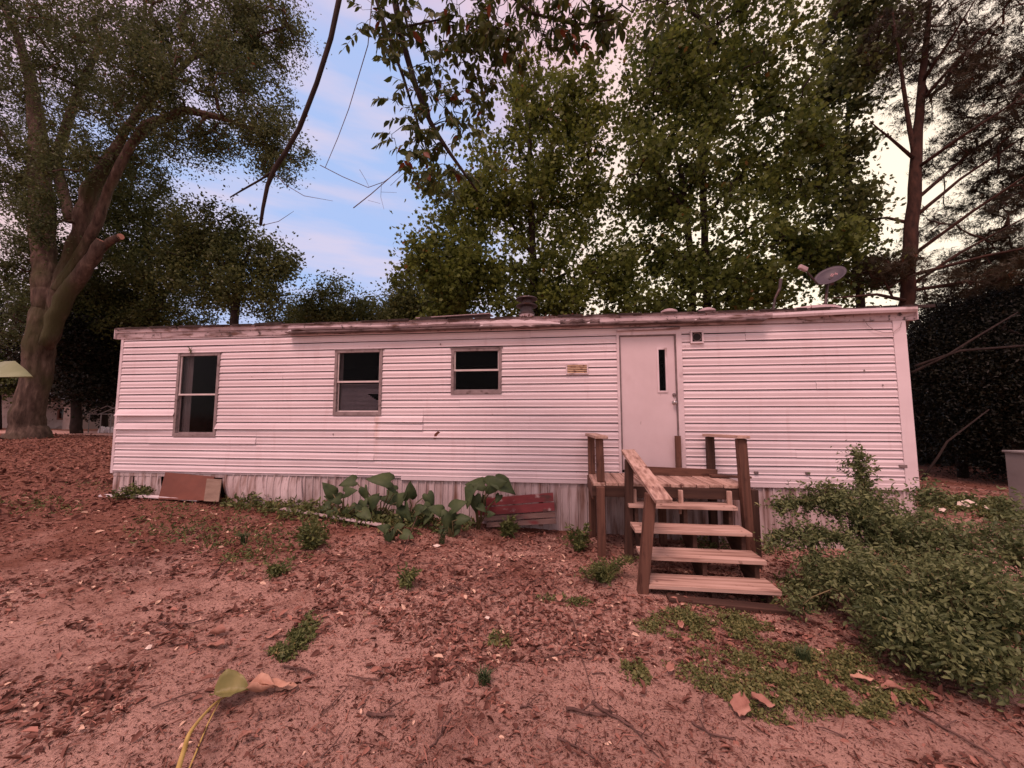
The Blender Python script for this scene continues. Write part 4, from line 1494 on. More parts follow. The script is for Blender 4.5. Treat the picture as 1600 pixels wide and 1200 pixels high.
# ---- the two tall broadleaf trees behind the right half of the trailer
Y = 12
lb = PY(838, 620, Y)
lb.z = gz(lb.x) - 0.1
tree('sycamore_tree', 'tall dense broad-leaved tree behind the chimney, reaching left into the sky',
     [[(lb, 0.16), (PY(836, 480, Y), 0.13), (PY(832, 380, Y), 0.11), (PY(826, 280, Y), 0.09), (PY(830, 180, Y), 0.06), (PY(835, 110, Y), 0.03)],
      PL(Y, (833, 400, 0.07), (800, 350, 0.05), (740, 320, 0.03)), PL(Y, (834, 430, 0.06), (760, 410, 0.04), (690, 400, 0.02)),
      PL(Y, (830, 360, 0.06), (880, 300, 0.04), (920, 250, 0.03)), PL(Y, (835, 450, 0.06), (900, 420, 0.04), (940, 400, 0.02))],
     blob_px([(690, 400, 65, 45, Y, 1.6, 0.9), (745, 330, 75, 60, Y, 1.8, 1), (690, 300, 40, 30, Y, 1.2, 0.4), (820, 230, 95, 70, Y, 2, 1.3), (835, 140, 70, 50, Y, 1.6, 0.8),
              (870, 330, 100, 70, Y, 2, 1.3), (790, 430, 100, 40, Y, 2, 1.0), (900, 250, 60, 80, Y, 1.8, 0.9), (910, 430, 80, 45, Y, 1.8, 0.9), (720, 455, 70, 30, Y, 1.6, 0.6), (660, 440, 40, 35, Y, 1.2, 0.4),
              (920, 170, 50, 50, Y, 1.4, 0.4), (850, 485, 110, 26, Y, 1.6, 0.7), (690, 480, 60, 22, Y, 1.4, 0.4), (950, 475, 50, 34, Y, 1.6, 0.5)]),
     950, 42000, tmpl_maple(), 0.13, 0.22, M['bark_dark'], M['syc_leaf'], rtip=0.008, base=lb, gap=0.31, gs=1.0)
Y = 11.5
lb = PY(1092, 620, Y)
lb.z = gz(lb.x) - 0.1
tree('gum_tree', 'tallest broad-leaved tree with two slim trunks behind the door end of the trailer',
     [[(lb, 0.14), (PY(1104, 480, Y), 0.105), (PY(1101, 380, Y), 0.10), (PY(1098, 280, Y), 0.09), (PY(1104, 180, Y), 0.06), (PY(1110, 60, Y), 0.04)],
      [(lb + Vector((-0.3, 0.1, 0)), 0.12), (PY(1082, 480, Y + 0.2), 0.10), (PY(1077, 380, Y + 0.2), 0.09), (PY(1066, 280, Y + 0.2), 0.07), (PY(1040, 160, Y + 0.2), 0.03)],
      PL(Y, (1100, 340, 0.06), (1160, 270, 0.045), (1220, 200, 0.03)), PL(Y, (1102, 400, 0.05), (1180, 350, 0.035), (1250, 290, 0.02)),
      PL(Y, (1070, 330, 0.05), (1020, 260, 0.035), (980, 200, 0.02)), PL(Y, (1102, 420, 0.04), (1150, 400, 0.03), (1220, 380, 0.02))],
     blob_px([(1100, 50, 120, 70, Y, 2.2, 1.2), (1050, 140, 90, 80, Y, 2, 1.2), (1180, 140, 90, 80, Y, 2, 1.2), (1120, 250, 140, 70, Y, 2.2, 1.5), (1010, 280, 75, 80, Y, 2, 1.0),
              (1225, 280, 80, 75, Y, 2, 1.0), (1150, 380, 130, 55, Y, 2.0, 1.0), (1015, 400, 70, 70, Y, 2, 0.9), (1270, 400, 50, 50, Y, 1.5, 0.5), (1120, 450, 150, 25, Y, 1.6, 0.5), (1100, -60, 150, 60, Y, 2, 0.9), (1060, 485, 110, 26, Y, 1.6, 0.7), (1220, 480, 90, 26, Y + 0.5, 1.6, 0.6)]),
     1150, 48000, tmpl_maple(), 0.13, 0.22, M['bark_dark'], M['syc_leaf_b'], rtip=0.008, base=lb, gap=0.31, gs=1.0)
Y = 12.5
lb = PY(1345, 620, Y)
lb.z = gz(lb.x) - 0.1
tree('gum_tree', 'darker broad-leaved tree between the two-trunked tree and the pine',
     [[(lb, 0.13), (PY(1345, 480, Y), 0.11), (PY(1335, 380, Y), 0.09), (PY(1322, 250, Y), 0.07), (PY(1330, 100, Y), 0.04)]],
     blob_px([(1350, 50, 60, 60, Y, 1.6, 1), (1320, 150, 50, 60, Y, 1.5, 0.8), (1300, 260, 45, 60, Y, 1.4, 0.7), (1310, 350, 40, 50, Y, 1.4, 0.4), (1340, 430, 50, 30, Y, 1.2, 0.3), (1350, -50, 80, 50, Y, 1.5, 0.6)]),
     380, 17000, tmpl_maple(), 0.13, 0.22, M['bark_dark'], M['backoak_leaf'], rtip=0.008, base=lb, gap=0.31, gs=1.0)

# ---- pine
Y = 11
lb = PY(1385, 620, Y)
lb.z = gz(lb.x) - 0.1
pine_limbs = [
    [(lb, 0.17), (PY(1396, 530, Y), 0.16), (PY(1410, 497, Y), 0.155), (PY(1418, 470, Y), 0.15), (PY(1423, 380, Y), 0.15), (PY(1430, 270, Y), 0.13), (PY(1438, 160, Y), 0.09), (PY(1450, 40, Y), 0.06), (PY(1455, -40, Y), 0.03)],
    PL(Y, (1430, 250, 0.07), (1418, 180, 0.055), (1405, 90, 0.04), (1395, 20, 0.02))]
for (a0, b0_, c0_) in (((1424, 445), (1500, 395), (1620, 330)), ((1428, 340), (1500, 280), (1620, 200)), ((1428, 315), (1520, 235), (1640, 160)), ((1430, 265), (1500, 215), (1600, 150)),
                       ((1424, 400), (1520, 330), (1640, 250)), ((1424, 430), (1540, 400), (1640, 380)), ((1438, 160), (1500, 90), (1580, 10)), ((1440, 130), (1480, 70), (1530, -10)),
                       ((1422, 440), (1385, 408), (1340, 398)), ((1426, 350), (1385, 340), (1350, 345)), ((1418, 470), (1370, 460), (1300, 466)), ((1420, 455), (1510, 440), (1600, 445)),
                       ((1430, 250), (1390, 215), (1360, 190))):
    dy = rr.uniform(-1.6, 1.2)
    pine_limbs.append([(PY(*a0, Y), 0.05), (PY(*b0_, Y + dy * 0.5), 0.033), (PY(*c0_, Y + dy), 0.012)])
tree('pine_tree', 'tall thin pine with bare sweeping limbs behind the right end of the trailer', pine_limbs,
     blob_px([(1500, 50, 80, 60, Y, 1.8, 1.2), (1570, 110, 60, 50, Y, 1.8, 1), (1540, 215, 70, 35, Y, 1.8, 1.1), (1590, 290, 50, 40, Y, 1.6, 1.1), (1580, 390, 60, 35, Y, 1.6, 1.1),
              (1370, 430, 50, 20, Y, 1.4, 0.4), (1510, 440, 80, 18, Y, 1.6, 0.6), (1400, 80, 45, 70, Y, 1.4, 0.7), (1460, 150, 50, 40, Y, 1.4, 0.6), (1450, -50, 150, 50, Y, 2, 0.8), (1650, 250, 60, 200, Y, 2, 1.2), (1500, 330, 60, 40, Y, 1.4, 0.35)]),
     1100, 27000, tmpl_needle(), 0.17, 0.14, M['bark_pine'], M['pine_leaf'], rtip=0.0065, base=lb, gap=0.12, gs=0.9, follow=True, up=0.2, flat=0.5)

# ---- dark undergrowth and trees at the right edge
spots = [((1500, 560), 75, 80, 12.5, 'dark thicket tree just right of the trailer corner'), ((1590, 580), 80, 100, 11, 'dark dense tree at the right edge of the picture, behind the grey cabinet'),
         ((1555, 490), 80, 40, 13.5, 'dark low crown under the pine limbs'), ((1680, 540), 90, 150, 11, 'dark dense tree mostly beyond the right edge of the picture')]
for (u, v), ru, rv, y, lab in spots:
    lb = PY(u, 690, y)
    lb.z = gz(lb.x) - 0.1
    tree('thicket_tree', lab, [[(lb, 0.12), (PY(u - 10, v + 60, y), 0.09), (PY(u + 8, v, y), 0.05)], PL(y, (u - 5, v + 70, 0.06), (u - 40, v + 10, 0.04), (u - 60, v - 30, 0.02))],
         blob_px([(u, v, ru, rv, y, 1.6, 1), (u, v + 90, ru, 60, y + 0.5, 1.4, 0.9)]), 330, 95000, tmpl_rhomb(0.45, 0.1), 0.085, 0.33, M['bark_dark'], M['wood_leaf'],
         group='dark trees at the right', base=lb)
# wood that closes the view far behind
for nm, x0_, x1_, y0_, y1_, h_, n_ in (('far_wood', -34, -9, 27, 33, 6.5, 60000), ('far_wood', 12, 34, 15, 26, 7.0, 60000)):
    x = rng.uniform(x0_, x1_, n_)
    y = rng.uniform(y0_, y1_, n_)
    hh = np.array([h_ * (0.62 + 0.5 * noise.noise((a * 0.35, b_ * 0.35, 2))) for a, b_ in zip(x, y)])
    z = np.interp(x, _gx, _gz) + hh * rng.uniform(0, 1, n_) ** 0.8
    pos = np.stack([x, y, z], 1)
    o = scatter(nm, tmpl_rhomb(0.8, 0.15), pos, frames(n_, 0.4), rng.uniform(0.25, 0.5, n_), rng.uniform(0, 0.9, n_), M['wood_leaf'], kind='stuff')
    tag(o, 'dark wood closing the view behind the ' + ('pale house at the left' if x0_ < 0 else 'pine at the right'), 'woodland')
# bare slanting limbs in the dark gap
for i, q in enumerate((((1425, 582), (1480, 555), (1520, 530), (1590, 488)), ((1430, 572), (1500, 548), (1600, 540)), ((1440, 750), (1465, 715), (1480, 690), (1545, 640)))):
    MB().tube([PY(u, v, 9.5) for u, v in q], [0.03, 0.026, 0.022, 0.012][:len(q)], 6).build_thing(
        'bare_branch', M['bark_dark'], ('long bare limb sloping up to the right beside the trailer corner', 'lower bare limb running almost level beside the trailer corner', 'thin bare stem leaning in the dark near the ground right of the trailer')[i],
        'branch', smooth=True)

# ------------------------------------------------------------------ background at the left: pale house, frame, second trunk
Y = 21
hb = PY(60, 670, Y)
hx0_, hx1_ = PY(-60, 670, Y).x, PY(118, 670, Y).x
gzh = gz(hb.x) - 0.1
house = thing('pale_house', 'low pale stucco house half hidden behind the big oak trunk', 'house', (hb.x, Y, gzh))
zt_ = PY(118, 630, Y).z
za_ = PY(60, 606, Y).z
wa, wb = PY(90, 656, Y), PY(112, 637, Y)
b = MB()
xa = PY(30, 606, Y).x
b.prism([(hx0_, Y, gzh), (wa.x, Y, gzh), (wa.x, Y, zt_ + 0.3), (xa, Y, za_), (hx0_, Y, zt_)], (0, 5, 0))
b.prism([(wb.x, Y, gzh), (hx1_, Y, gzh), (hx1_, Y, zt_), (wb.x, Y, zt_ + 0.08)], (0, 5, 0))
b.box(wa.x, wb.x, Y, Y + 0.3, gzh, wa.z)
b.prism([(wa.x, Y, wb.z), (wb.x, Y, wb.z), (wb.x, Y, zt_ + 0.08), (wa.x, Y, zt_ + 0.3)], (0, 0.3, 0))
b.build('wall', M['stucco'], house)
b = MB()
b.prism([(xa, Y - 0.4, za_), (hx1_ + 0.3, Y - 0.4, zt_ - 0.05), (hx1_ + 0.3, Y - 0.4, zt_ + 0.07), (xa, Y - 0.4, za_ + 0.14)], (0, 6, 0))
b.prism([(hx0_ - 0.3, Y - 0.4, zt_ - 0.05), (xa, Y - 0.4, za_), (xa, Y - 0.4, za_ + 0.14), (hx0_ - 0.3, Y - 0.4, zt_ + 0.07)], (0, 6, 0))
b.build('roof', M['roofing'], house)
fr_ = MB()
fr_.box(wa.x, wa.x + 0.12, Y - 0.06, Y + 0.1, wa.z, wb.z)
fr_.box(wb.x - 0.12, wb.x, Y - 0.06, Y + 0.1, wa.z, wb.z)
fr_.box(wa.x + 0.12, wb.x - 0.12, Y - 0.06, Y + 0.1, wb.z - 0.1, wb.z)
fr_.box(wa.x + 0.12, wb.x - 0.12, Y - 0.06, Y + 0.1, wa.z, wa.z + 0.1)
w_ = fr_.build('window', M['plywood'], house)
MB().box(wa.x + 0.12, wb.x - 0.12, Y, Y + 0.02, wa.z + 0.1, wb.z - 0.1).build('pane', M['glass'], w_)
MB().box(wa.x, wb.x, Y + 0.4, Y + 0.45, wa.z - 0.5, wb.z).build('room', M['dark'], w_)
sx0, sx1 = PY(124, 650, Y).x, PY(136, 650, Y).x
MB().box(sx0, sx1, Y - 0.8, Y + 2, gzh, zt_ - 0.1).build('side_wall', M['stucco'], house)
MB().box(sx0 - 0.1, sx1 + 0.2, Y - 0.9, Y + 2.1, zt_ - 0.1, zt_ + 0.0).build('roof', M['roofing'], house)

lb = PY(121, 678, 16)
lb.z = gz(lb.x) - 0.1
tree('young_tree', 'slim dark tree trunk in front of the right end of the pale house', [[(lb, 0.24), (PY(119, 640, 16), 0.19), (PY(121, 590, 16), 0.15), (PY(128, 520, 16), 0.1)]],
     blob_px([(120, 540, 55, 45, 16, 1.6, 1), (150, 580, 40, 50, 16.5, 1.4, 1), (70, 530, 40, 50, 17, 1.5, 0.7)]), 260, 26000, tmpl_rhomb(0.6, 0.1), 0.16, 0.36, M['bark_dark'], M['wood_leaf'], base=lb)
lb = PY(165, 660, 17.5)
lb.z = gz(lb.x) - 0.1
tree('thicket_tree', 'dark leafy thicket beside the left corner of the trailer', [[(lb, 0.15), (PY(165, 600, 17.5), 0.1), (PY(160, 540, 17.5), 0.05)]],
     blob_px([(165, 590, 50, 60, 17.5, 1.4, 1), (200, 560, 60, 60, 17.5, 1.4, 1), (160, 500, 50, 50, 17.5, 1.4, 0.8), (100, 590, 35, 30, 18.5, 1.2, 0.4)]), 300, 34000, tmpl_rhomb(0.7, 0.1), 0.17, 0.36, M['bark_dark'], M['wood_leaf'], base=lb)
lb = PY(5, 600, 19)
lb.z = gz(lb.x) - 0.1
tree('thicket_tree', 'leafy tree filling the gap left of the big oak trunk', [[(lb, 0.15), (PY(0, 540, 19), 0.1), (PY(5, 480, 19), 0.05)]],
     blob_px([(10, 480, 50, 60, 19, 1.8, 1), (-20, 560, 60, 60, 19, 1.8, 1), (15, 590, 40, 18, 19, 1.2, 0.6), (110, 470, 50, 40, 19.5, 1.8, 0.9)]), 260, 26000, tmpl_rhomb(0.7, 0.1), 0.17, 0.38, M['bark_dark'], M['backoak_leaf'], base=lb, gap=0.15)

Y = 16.5
fb = PY(160, 676, Y)
frm = thing('carport_frame', 'thin grey open metal frame standing between the pale house and the trailer', 'frame', (fb.x, Y, gz(fb.x)))
for u in (140, 158, 174, 188):
    p = PY(u, 650, Y)
    MB().tube([(p.x, Y, gz(p.x) - 0.05), (p.x, Y, PY(u, 647, Y).z)], 0.022, 6).build('post', M['cabinet'], frm)
MB().tube([PY(138, 647, Y), PY(195, 647, Y)], 0.02, 6).build('rail', M['cabinet'], frm)
for a0, a1 in (((140, 646), (168, 634)), ((168, 634), (195, 646)), ((156, 647), (186, 634))):
    MB().tube([PY(*a0, Y), PY(*a1, Y)], 0.022, 6).build('rafter', M['cabinet'], frm)
# pale odds and ends heaped under the frame
for k in range(7):
    p = PY(rr.uniform(154, 180), 676, Y + 0.3)
    m = MB()
    m.lathe((p.x, Y + rr.uniform(0, 0.8), gz(p.x) - 0.02), [(0.10, 0), (0.14, 0.08), (0.12, rr.uniform(0.15, 0.3)), (0.03, rr.uniform(0.32, 0.4))], 7)
    m.build_thing('rubbish_bag', M['pipe'], 'small pale bundle heaped under the thin metal frame by the trailer corner', 'bag', group='bundles under the metal frame')

# ------------------------------------------------------------------ grey cabinet at the right edge
p0 = PY(1578, 790, 6.5)
p1 = p0 + Vector((0.6, 0, 0))
gzc = gz(p0.x)
zc = PY(1580, 706, 6.2).z
cab = thing('metal_cabinet', 'plain grey metal cabinet cut off by the right edge of the picture', 'cabinet', ((p0.x + p1.x) / 2, 6.35, gzc))
MB().box(p0.x, p1.x, 6.2, 6.5, gzc - 0.05, zc - 0.03).build('body', M['cabinet'], cab, bevel=0.01)
MB().box(p0.x - 0.015, p1.x + 0.015, 6.18, 6.52, zc - 0.03, zc).build('lid', M['cabinet'], cab, bevel=0.006)

# ------------------------------------------------------------------ boards and trash by the skirting
def leaning(name, quad_px, y_top, y_bot, mat, label, cat='board', th=0.015):
    """board leaning on the skirting: quad in order TL TR BR BL"""
    (a, b_, c_, d_) = quad_px
    pts = [PY(*a, y_top), PY(*b_, y_top), PY(*c_, y_bot), PY(*d_, y_bot)]
    return MB().prism(pts, (0, th, 0)).build_thing(name, mat, label, cat, bevel=0.002)


leaning('brown_panel', ((258, 738), (335, 745), (320, 782), (247, 780)), D - 0.07, D - 0.28, M['plywood'], 'rust-brown rectangular panel leaning over the hole in the skirting')
leaning('grey_panel', ((323, 748), (346, 749), (341, 784), (318, 783)), D - 0.13, D - 0.32, M['olive_board'], 'small greyish board leaning beside the rust-brown panel')
# red slatted board
rp = PY(806, 800, D - 0.15)
red = thing('slatted_board', 'low crate side of red flaking slats leaning below the siding', 'board', (rp.x, D - 0.15, gz(rp.x)))
for i, (v0, v1, mt, e0, e1) in enumerate(((777, 790, 'red_board', 743, 864), (791, 804, 'red_board', 744, 866), (805, 813, 'grey_board', 746, 867), (814, 822, 'grey_board', 760, 868))):
    yb = D - 0.10 - 0.035 * i
    sk = [0, -8][i < 0]
    pts = [PY(e0, v0 + 3, yb), PY(e1, v0 - 7 + i, yb), PY(e1 + 1, v1 - 7 + i, yb - 0.03), PY(e0, v1 + 2, yb - 0.03)]
    MB().prism(pts, (0, 0.02, 0)).build('slat', M[mt], red, bevel=0.002)
for u in (765, 845):
    MB().beam(PY(u, 776, D - 0.07), PY(u, 822, D - 0.19), 0.06, 0.02).build('batten', M['grey_board'], red)
# white trim length lying on the soil, and a grey one
def lying(name, px_pts, r, mat, label, cat, flat=True, lift=0.045, w=0.06, h=0.02):
    pts = []
    for u, v in px_pts:
        p = PG(u, v)
        p.z = GZ(p.x, p.y) + lift
        pts.append(p)
    m = MB()
    for a, c_ in zip(pts[:-1], pts[1:]):
        m.beam(a, c_ + (c_ - a) * 0.002, w, h, (0, 1, 0.01))
    m.build_thing(name, mat, label, cat, bevel=0.003)


lying('white_trim', ((157, 778), (200, 779), (260, 784), (310, 788)), 0, M['pipe'], 'long white vinyl strip lying on the leaves before the rust-brown panel', 'trim strip', w=0.07, h=0.03)
lying('grey_trim', ((440, 800), (520, 814), (606, 828)), 0, M['skirt'], 'long pale grey strip lying on the soil beside the big-leaved plants', 'trim strip', w=0.08, h=0.02)
# pale paper litter in the shrub, small scraps
for (u, v, w_, lab) in ((1512, 790, 0.22, 'largest crumpled pale sheet lying behind the top of the shrub'), (1468, 796, 0.09, 'small pale scrap left of the crumpled sheet behind the shrub'), (1540, 793, 0.05, 'tiny white scrap right of the crumpled sheet behind the shrub')):
    c = PG(u, v + 4)
    c.z += 0.06
    m = MB()
    q = [c + Vector((-w_, -0.05, -0.01)), c + Vector((-w_ * 0.1, -0.09, -0.035)), c + Vector((w_, -0.03, 0.0)), c + Vector((w_ * 0.3, 0.05, w_ * 0.42)), c + Vector((-w_ * 0.5, 0.06, w_ * 0.2))]
    m.v = [tuple(x_) for x_ in q] + [tuple(c + Vector((0, 0.0, w_ * 0.25)))]
    m.f = [(0, 1, 5), (1, 2, 5), (2, 3, 5), (3, 4, 5), (4, 0, 5)]
    m.build_thing('paper_scrap', M['paper'], lab, 'paper', thick=0.002)

# ------------------------------------------------------------------ elephant-ear plants
def heart(m, c, tipdir, nrm, L, fold=0.12, wav=0.03):
    """heart-shaped leaf as a small mesh, base notch at c"""
    t = Vector(tipdir).normalized()
    n = Vector(nrm)
    n = (n - t * n.dot(t)).normalized()
    s = t.cross(n)
    half = [(0.0, 0.0), (0.20, -0.17), (0.36, -0.10), (0.42, 0.12), (0.36, 0.40), (0.20, 0.70), (0.0, 1.0)]
    base = len(m.v)
    mids = [0.0, 0.02, 0.08, 0.2, 0.42, 0.7, 1.0]
    for y in mids:
        m.v.append(tuple(c + t * (y * L) - n * (0.16 * L * y * y)))
    for sg in (1, -1):
        for i, (x, y) in enumerate(half):
            m.v.append(tuple(c + t * (y * L) + s * (sg * x * L) + n * (fold * x * L + wav * L * math.sin(i * 2.3 + sg)) - n * (0.16 * L * y * y)))
    for k, o_ in enumerate((7, 14)):
        for i in range(6):
            f = (base + i, base + i + 1, base + o_ + i + 1, base + o_ + i)
            m.f.append(f if k else f[::-1])


def ear_plant(label, leaves, u0, v0, y):
    """leaves: (u, v, lengthpx, tip angle degrees in the picture plane)"""
    b0 = PY(u0, v0, y)
    b0.z = GZ(b0.x, y)
    root = thing('elephant_ear_plant', label, 'plant', b0, 'big-leaved plants along the skirting')
    n0 = len(leaves)
    leaves = leaves + [(l[0] + rr.uniform(-22, 22), min(v0 - 8, l[1] + rr.uniform(12, 40)), rr.uniform(15, 26), rr.uniform(0, 360)) for l in leaves]
    for (u, v, lp, ang) in leaves:
        yy = y + rr.uniform(-0.18, 0.12)
        c = PY(u, v, yy)
        L = lp / 600 * yy * 0.86
        td = Vector((math.cos(R(ang)), rr.uniform(-0.5, -0.1), math.sin(R(ang))))
        m = MB()
        heart(m, c, td, Vector((rr.uniform(-0.8, 0.8), -0.9, rr.uniform(0.2, 1.0))), L, rr.uniform(0.05, 0.5), rr.uniform(0.02, 0.06))
        lf = m.build('leaf', M['ear_leaf'], root, smooth=True, thick=0.002)
        mid = (b0 + c) / 2 + Vector((rr.uniform(-0.05, 0.05), 0.03, 0.08))
        MB().tube([b0 + Vector((rr.uniform(-0.04, 0.04), 0, -0.02)), mid, c], [0.012, 0.009, 0.006], 6).build('stalk', M['vine'], root, smooth=True)


ear_plant('elephant-ear plant with the tallest leaf standing clear of the siding edge', [(610, 752, 44, 165), (604, 775, 40, -20), (570, 762, 28, -70), (555, 752, 30, 190), (578, 790, 34, 40), (620, 785, 30, 45)], 592, 815, D - 0.35)
ear_plant('elephant-ear plant with drooping leaves, left of the tallest one', [(520, 772, 30, 120), (532, 780, 30, 160), (548, 795, 32, -60), (515, 790, 26, 200), (540, 770, 26, 15), (565, 800, 28, -20)], 536, 812, D - 0.4)
ear_plant('elephant-ear plant with pointed leaves near the right end of the clump', [(640, 778, 32, 80), (632, 790, 34, -60), (662, 790, 26, -50), (668, 772, 26, -60), (650, 800, 30, 30)], 640, 820, D - 0.4)
ear_plant('elephant-ear plant whose broad leaves rise over the red slatted board', [(740, 762, 38, -110), (757, 757, 36, 175), (762, 758, 40, 15), (775, 752, 42, -25), (742, 775, 30, -85)], 745, 815, D - 0.3)
ear_plant('low elephant-ear plant with one hanging leaf left of the red slatted board', [(700, 800, 36, -85), (706, 795, 34, 30), (690, 800, 28, 150), (715, 812, 26, 10)], 705, 835, D - 0.7)
ear_plant('small elephant-ear plant sprouting at the end of the pale grey strip', [(610, 830, 26, -95), (618, 826, 24, 30), (606, 828, 22, 150)], 612, 842, D - 1.0)


# ------------------------------------------------------------------ weeds, ground cover, litter
def patch(name, label, ells, n, size, mat, tm, height=0.04, spread_up=0.9, cat='ground cover'):
    pos = []
    tot = sum(e[2] * e[3] for e in ells)
    for (u, v, ru, rv) in ells:
        k = int(n * ru * rv / tot)
        cnt = 0
        while cnt < k:
            a, r_ = rng.uniform(0, 2 * math.pi), rng.uniform(0, 1) ** 0.6
            p = PG(u + ru * r_ * math.cos(a), v + rv * r_ * math.sin(a))
            cnt += 1
            if noise.noise((p.x * 4.5, p.y * 4.5, 3)) + 0.5 * noise.noise((p.x * 14, p.y * 14, 3)) < -0.10 + 0.45 * (r_ - 0.5) + rng.uniform(-0.2, 0.2): continue
            pos.append((p.x, p.y, GZ(p.x, p.y) + height * rng.uniform(0, 1) * (1 - r_ * 0.6)))
    pos = np.array(pos)
    o = scatter(name, tm, pos, frames(len(pos), spread_up), size * rng.uniform(0.5, 1.3, len(pos)), np.clip(rng.uniform(0, 1, len(pos)), 0, 0.955), mat, kind='stuff')
    tag(o, label, cat)


patch('ground_cover', 'low green creeping weeds on the soil right in front of the steps', [(1090, 975, 105, 26), (1150, 985, 60, 25)], 12000, 0.021, M['cover_leaf'], tmpl_leaf(0.7), 0.05)
patch('ground_cover', 'broad green mat of weeds spreading below the shrub toward the lower right', [(1110, 1050, 75, 38), (1180, 1070, 70, 40), (1270, 1060, 90, 42), (1220, 1020, 90, 25), (1300, 1100, 90, 25), (1380, 1110, 70, 22), (1330, 1030, 80, 35), (1250, 1090, 120, 45), (1400, 1090, 60, 40)],
      30000, 0.019, M['cover_leaf'], tmpl_leaf(0.7), 0.05)
patch('ground_cover', 'round green weed patch left of the long upright twig', [(975, 1045, 30, 24), (1000, 1062, 18, 12)], 1300, 0.026, M['cover_leaf'], tmpl_leaf(0.6), 0.04)
patch('ground_cover', 'small green weed patch in the centre of the bare yard', [(772, 998, 28, 13), (790, 1006, 18, 10)], 900, 0.026, M['cover_leaf'], tmpl_leaf(0.6), 0.04)
patch('ground_cover', 'slanting streak of green weeds in the left foreground', [(480, 975, 22, 18), (468, 1000, 26, 20), (440, 1025, 22, 14)], 1700, 0.030, M['weed_leaf'], tmpl_leaf(0.5), 0.05)
patch('ground_cover', 'thin flat weeds just left of the foot of the newel post', [(900, 942, 30, 9), (860, 935, 30, 6)], 700, 0.030, M['weed_leaf'], tmpl_leaf(0.5), 0.04)
patch('low_weeds', 'mixed low weeds and vines massed along the skirting by the big-leaved plants', [(400, 790, 55, 16), (450, 800, 50, 16), (500, 805, 40, 18), (560, 812, 60, 16), (640, 822, 70, 14), (700, 822, 50, 12), (490, 835, 22, 22)],
      6500, 0.070, M['weed_leaf'], tmpl_leaf(0.45), 0.20, 0.6, 'weeds')
patch('low_weeds', 'sparse yellowish weeds over the leaves in front of the rust-brown panel', [(300, 830, 110, 40), (420, 850, 100, 40), (250, 795, 60, 8), (380, 880, 40, 20)], 2600, 0.055, M['weed_leaf'], tmpl_leaf(0.3), 0.08, 0.5, 'weeds')
patch('low_weeds', 'tangle of green weeds beneath the porch and to its right', [(1120, 850, 80, 12), (1200, 850, 40, 20), (900, 850, 30, 14), (1250, 930, 60, 30)], 3600, 0.05, M['weed_leaf'], tmpl_leaf(0.4), 0.10, 0.6, 'weeds')
patch('low_weeds', 'green weeds on the soil behind the shrub and beside the grey cabinet', [(1500, 790, 60, 14), (1570, 800, 50, 20)], 4000, 0.09, M['weed_leaf'], tmpl_leaf(0.45), 0.14, 0.6, 'weeds')
patch('low_weeds', 'faint green weeds on the rising soil at the far left', [(60, 790, 80, 20), (150, 760, 60, 10)], 900, 0.05, M['weed_leaf'], tmpl_leaf(0.3), 0.05, 0.6, 'weeds')


def weed_clump(label, u, v, r, h, n, size, tm, mat='weed_leaf', name='weed_clump'):
    p = PG(u, v)
    p.z = GZ(p.x, p.y)
    K = 16
    sa = rng.uniform(0, 2 * math.pi, K)
    sr = r * rng.uniform(0.15, 1.25, K)
    sh = h * rng.uniform(0.25, 1.25, K)
    j = rng.integers(0, K, n)
    t = rng.uniform(0.1, 1, n)
    jit = 0.10 * r
    pos = np.stack([p.x + sr[j] * t * np.cos(sa[j]) + rng.normal(size=n) * jit, p.y + sr[j] * t * np.sin(sa[j]) + rng.normal(size=n) * jit,
                    p.z + sh[j] * np.sin(t * 1.8) + rng.normal(size=n) * 0.1 * h], 1)
    pos[:, 2] = np.maximum(pos[:, 2], p.z + 0.003)
    hd = np.stack([np.cos(sa[j]) + rng.normal(size=n) * 0.6, np.sin(sa[j]) + rng.normal(size=n) * 0.6, np.full(n, 0.35)], 1)
    root = thing(name, label, 'plant', p, 'weed clumps in the yard')
    scatter('foliage', tm, pos, frames(n, 0.4, hd), size * rng.uniform(0.6, 1.2, n), rng.uniform(0, 0.95, n), M[mat], root)
    m = MB()
    for _ in range(10):
        t = rr.uniform(0, 2 * math.pi)
        k = rr.uniform(0.2, 0.8) * r
        m.tube([p + Vector((0, 0, -0.01)), p + Vector((k * 0.5 * math.cos(t), k * 0.5 * math.sin(t), h * 0.5)), p + Vector((k * math.cos(t), k * math.sin(t), h * 0.8))], [0.004, 0.003, 0.002], 4)
    m.build('stem', M['vine'], root)


weed_clump('feathery green weed clump on the soil left of the newel post', 945, 908, 0.27, 0.17, 1500, 0.045, tmpl_leaf(0.28))
weed_clump('small dark weed in the open yard below the big-leaved plants', 636, 918, 0.09, 0.13, 260, 0.05, tmpl_leaf(0.4))
weed_clump('leafy weed under the left porch post', 905, 858, 0.12, 0.22, 320, 0.07, tmpl_leaf(0.4))
weed_clump('upright weed before the right end of the red slatted board', 792, 838, 0.10, 0.20, 260, 0.08, tmpl_leaf(0.35))
weed_clump('weed clump between the white strip and the big-leaved plants', 485, 858, 0.12, 0.20, 320, 0.07, tmpl_leaf(0.35))
weed_clump('low weed halfway down the left of the yard', 435, 895, 0.14, 0.08, 260, 0.05, tmpl_leaf(0.35))
weed_clump('broad-leaved weed beneath the siding left of the rust-brown panel', 215, 778, 0.25, 0.12, 500, 0.07, tmpl_leaf(0.4))


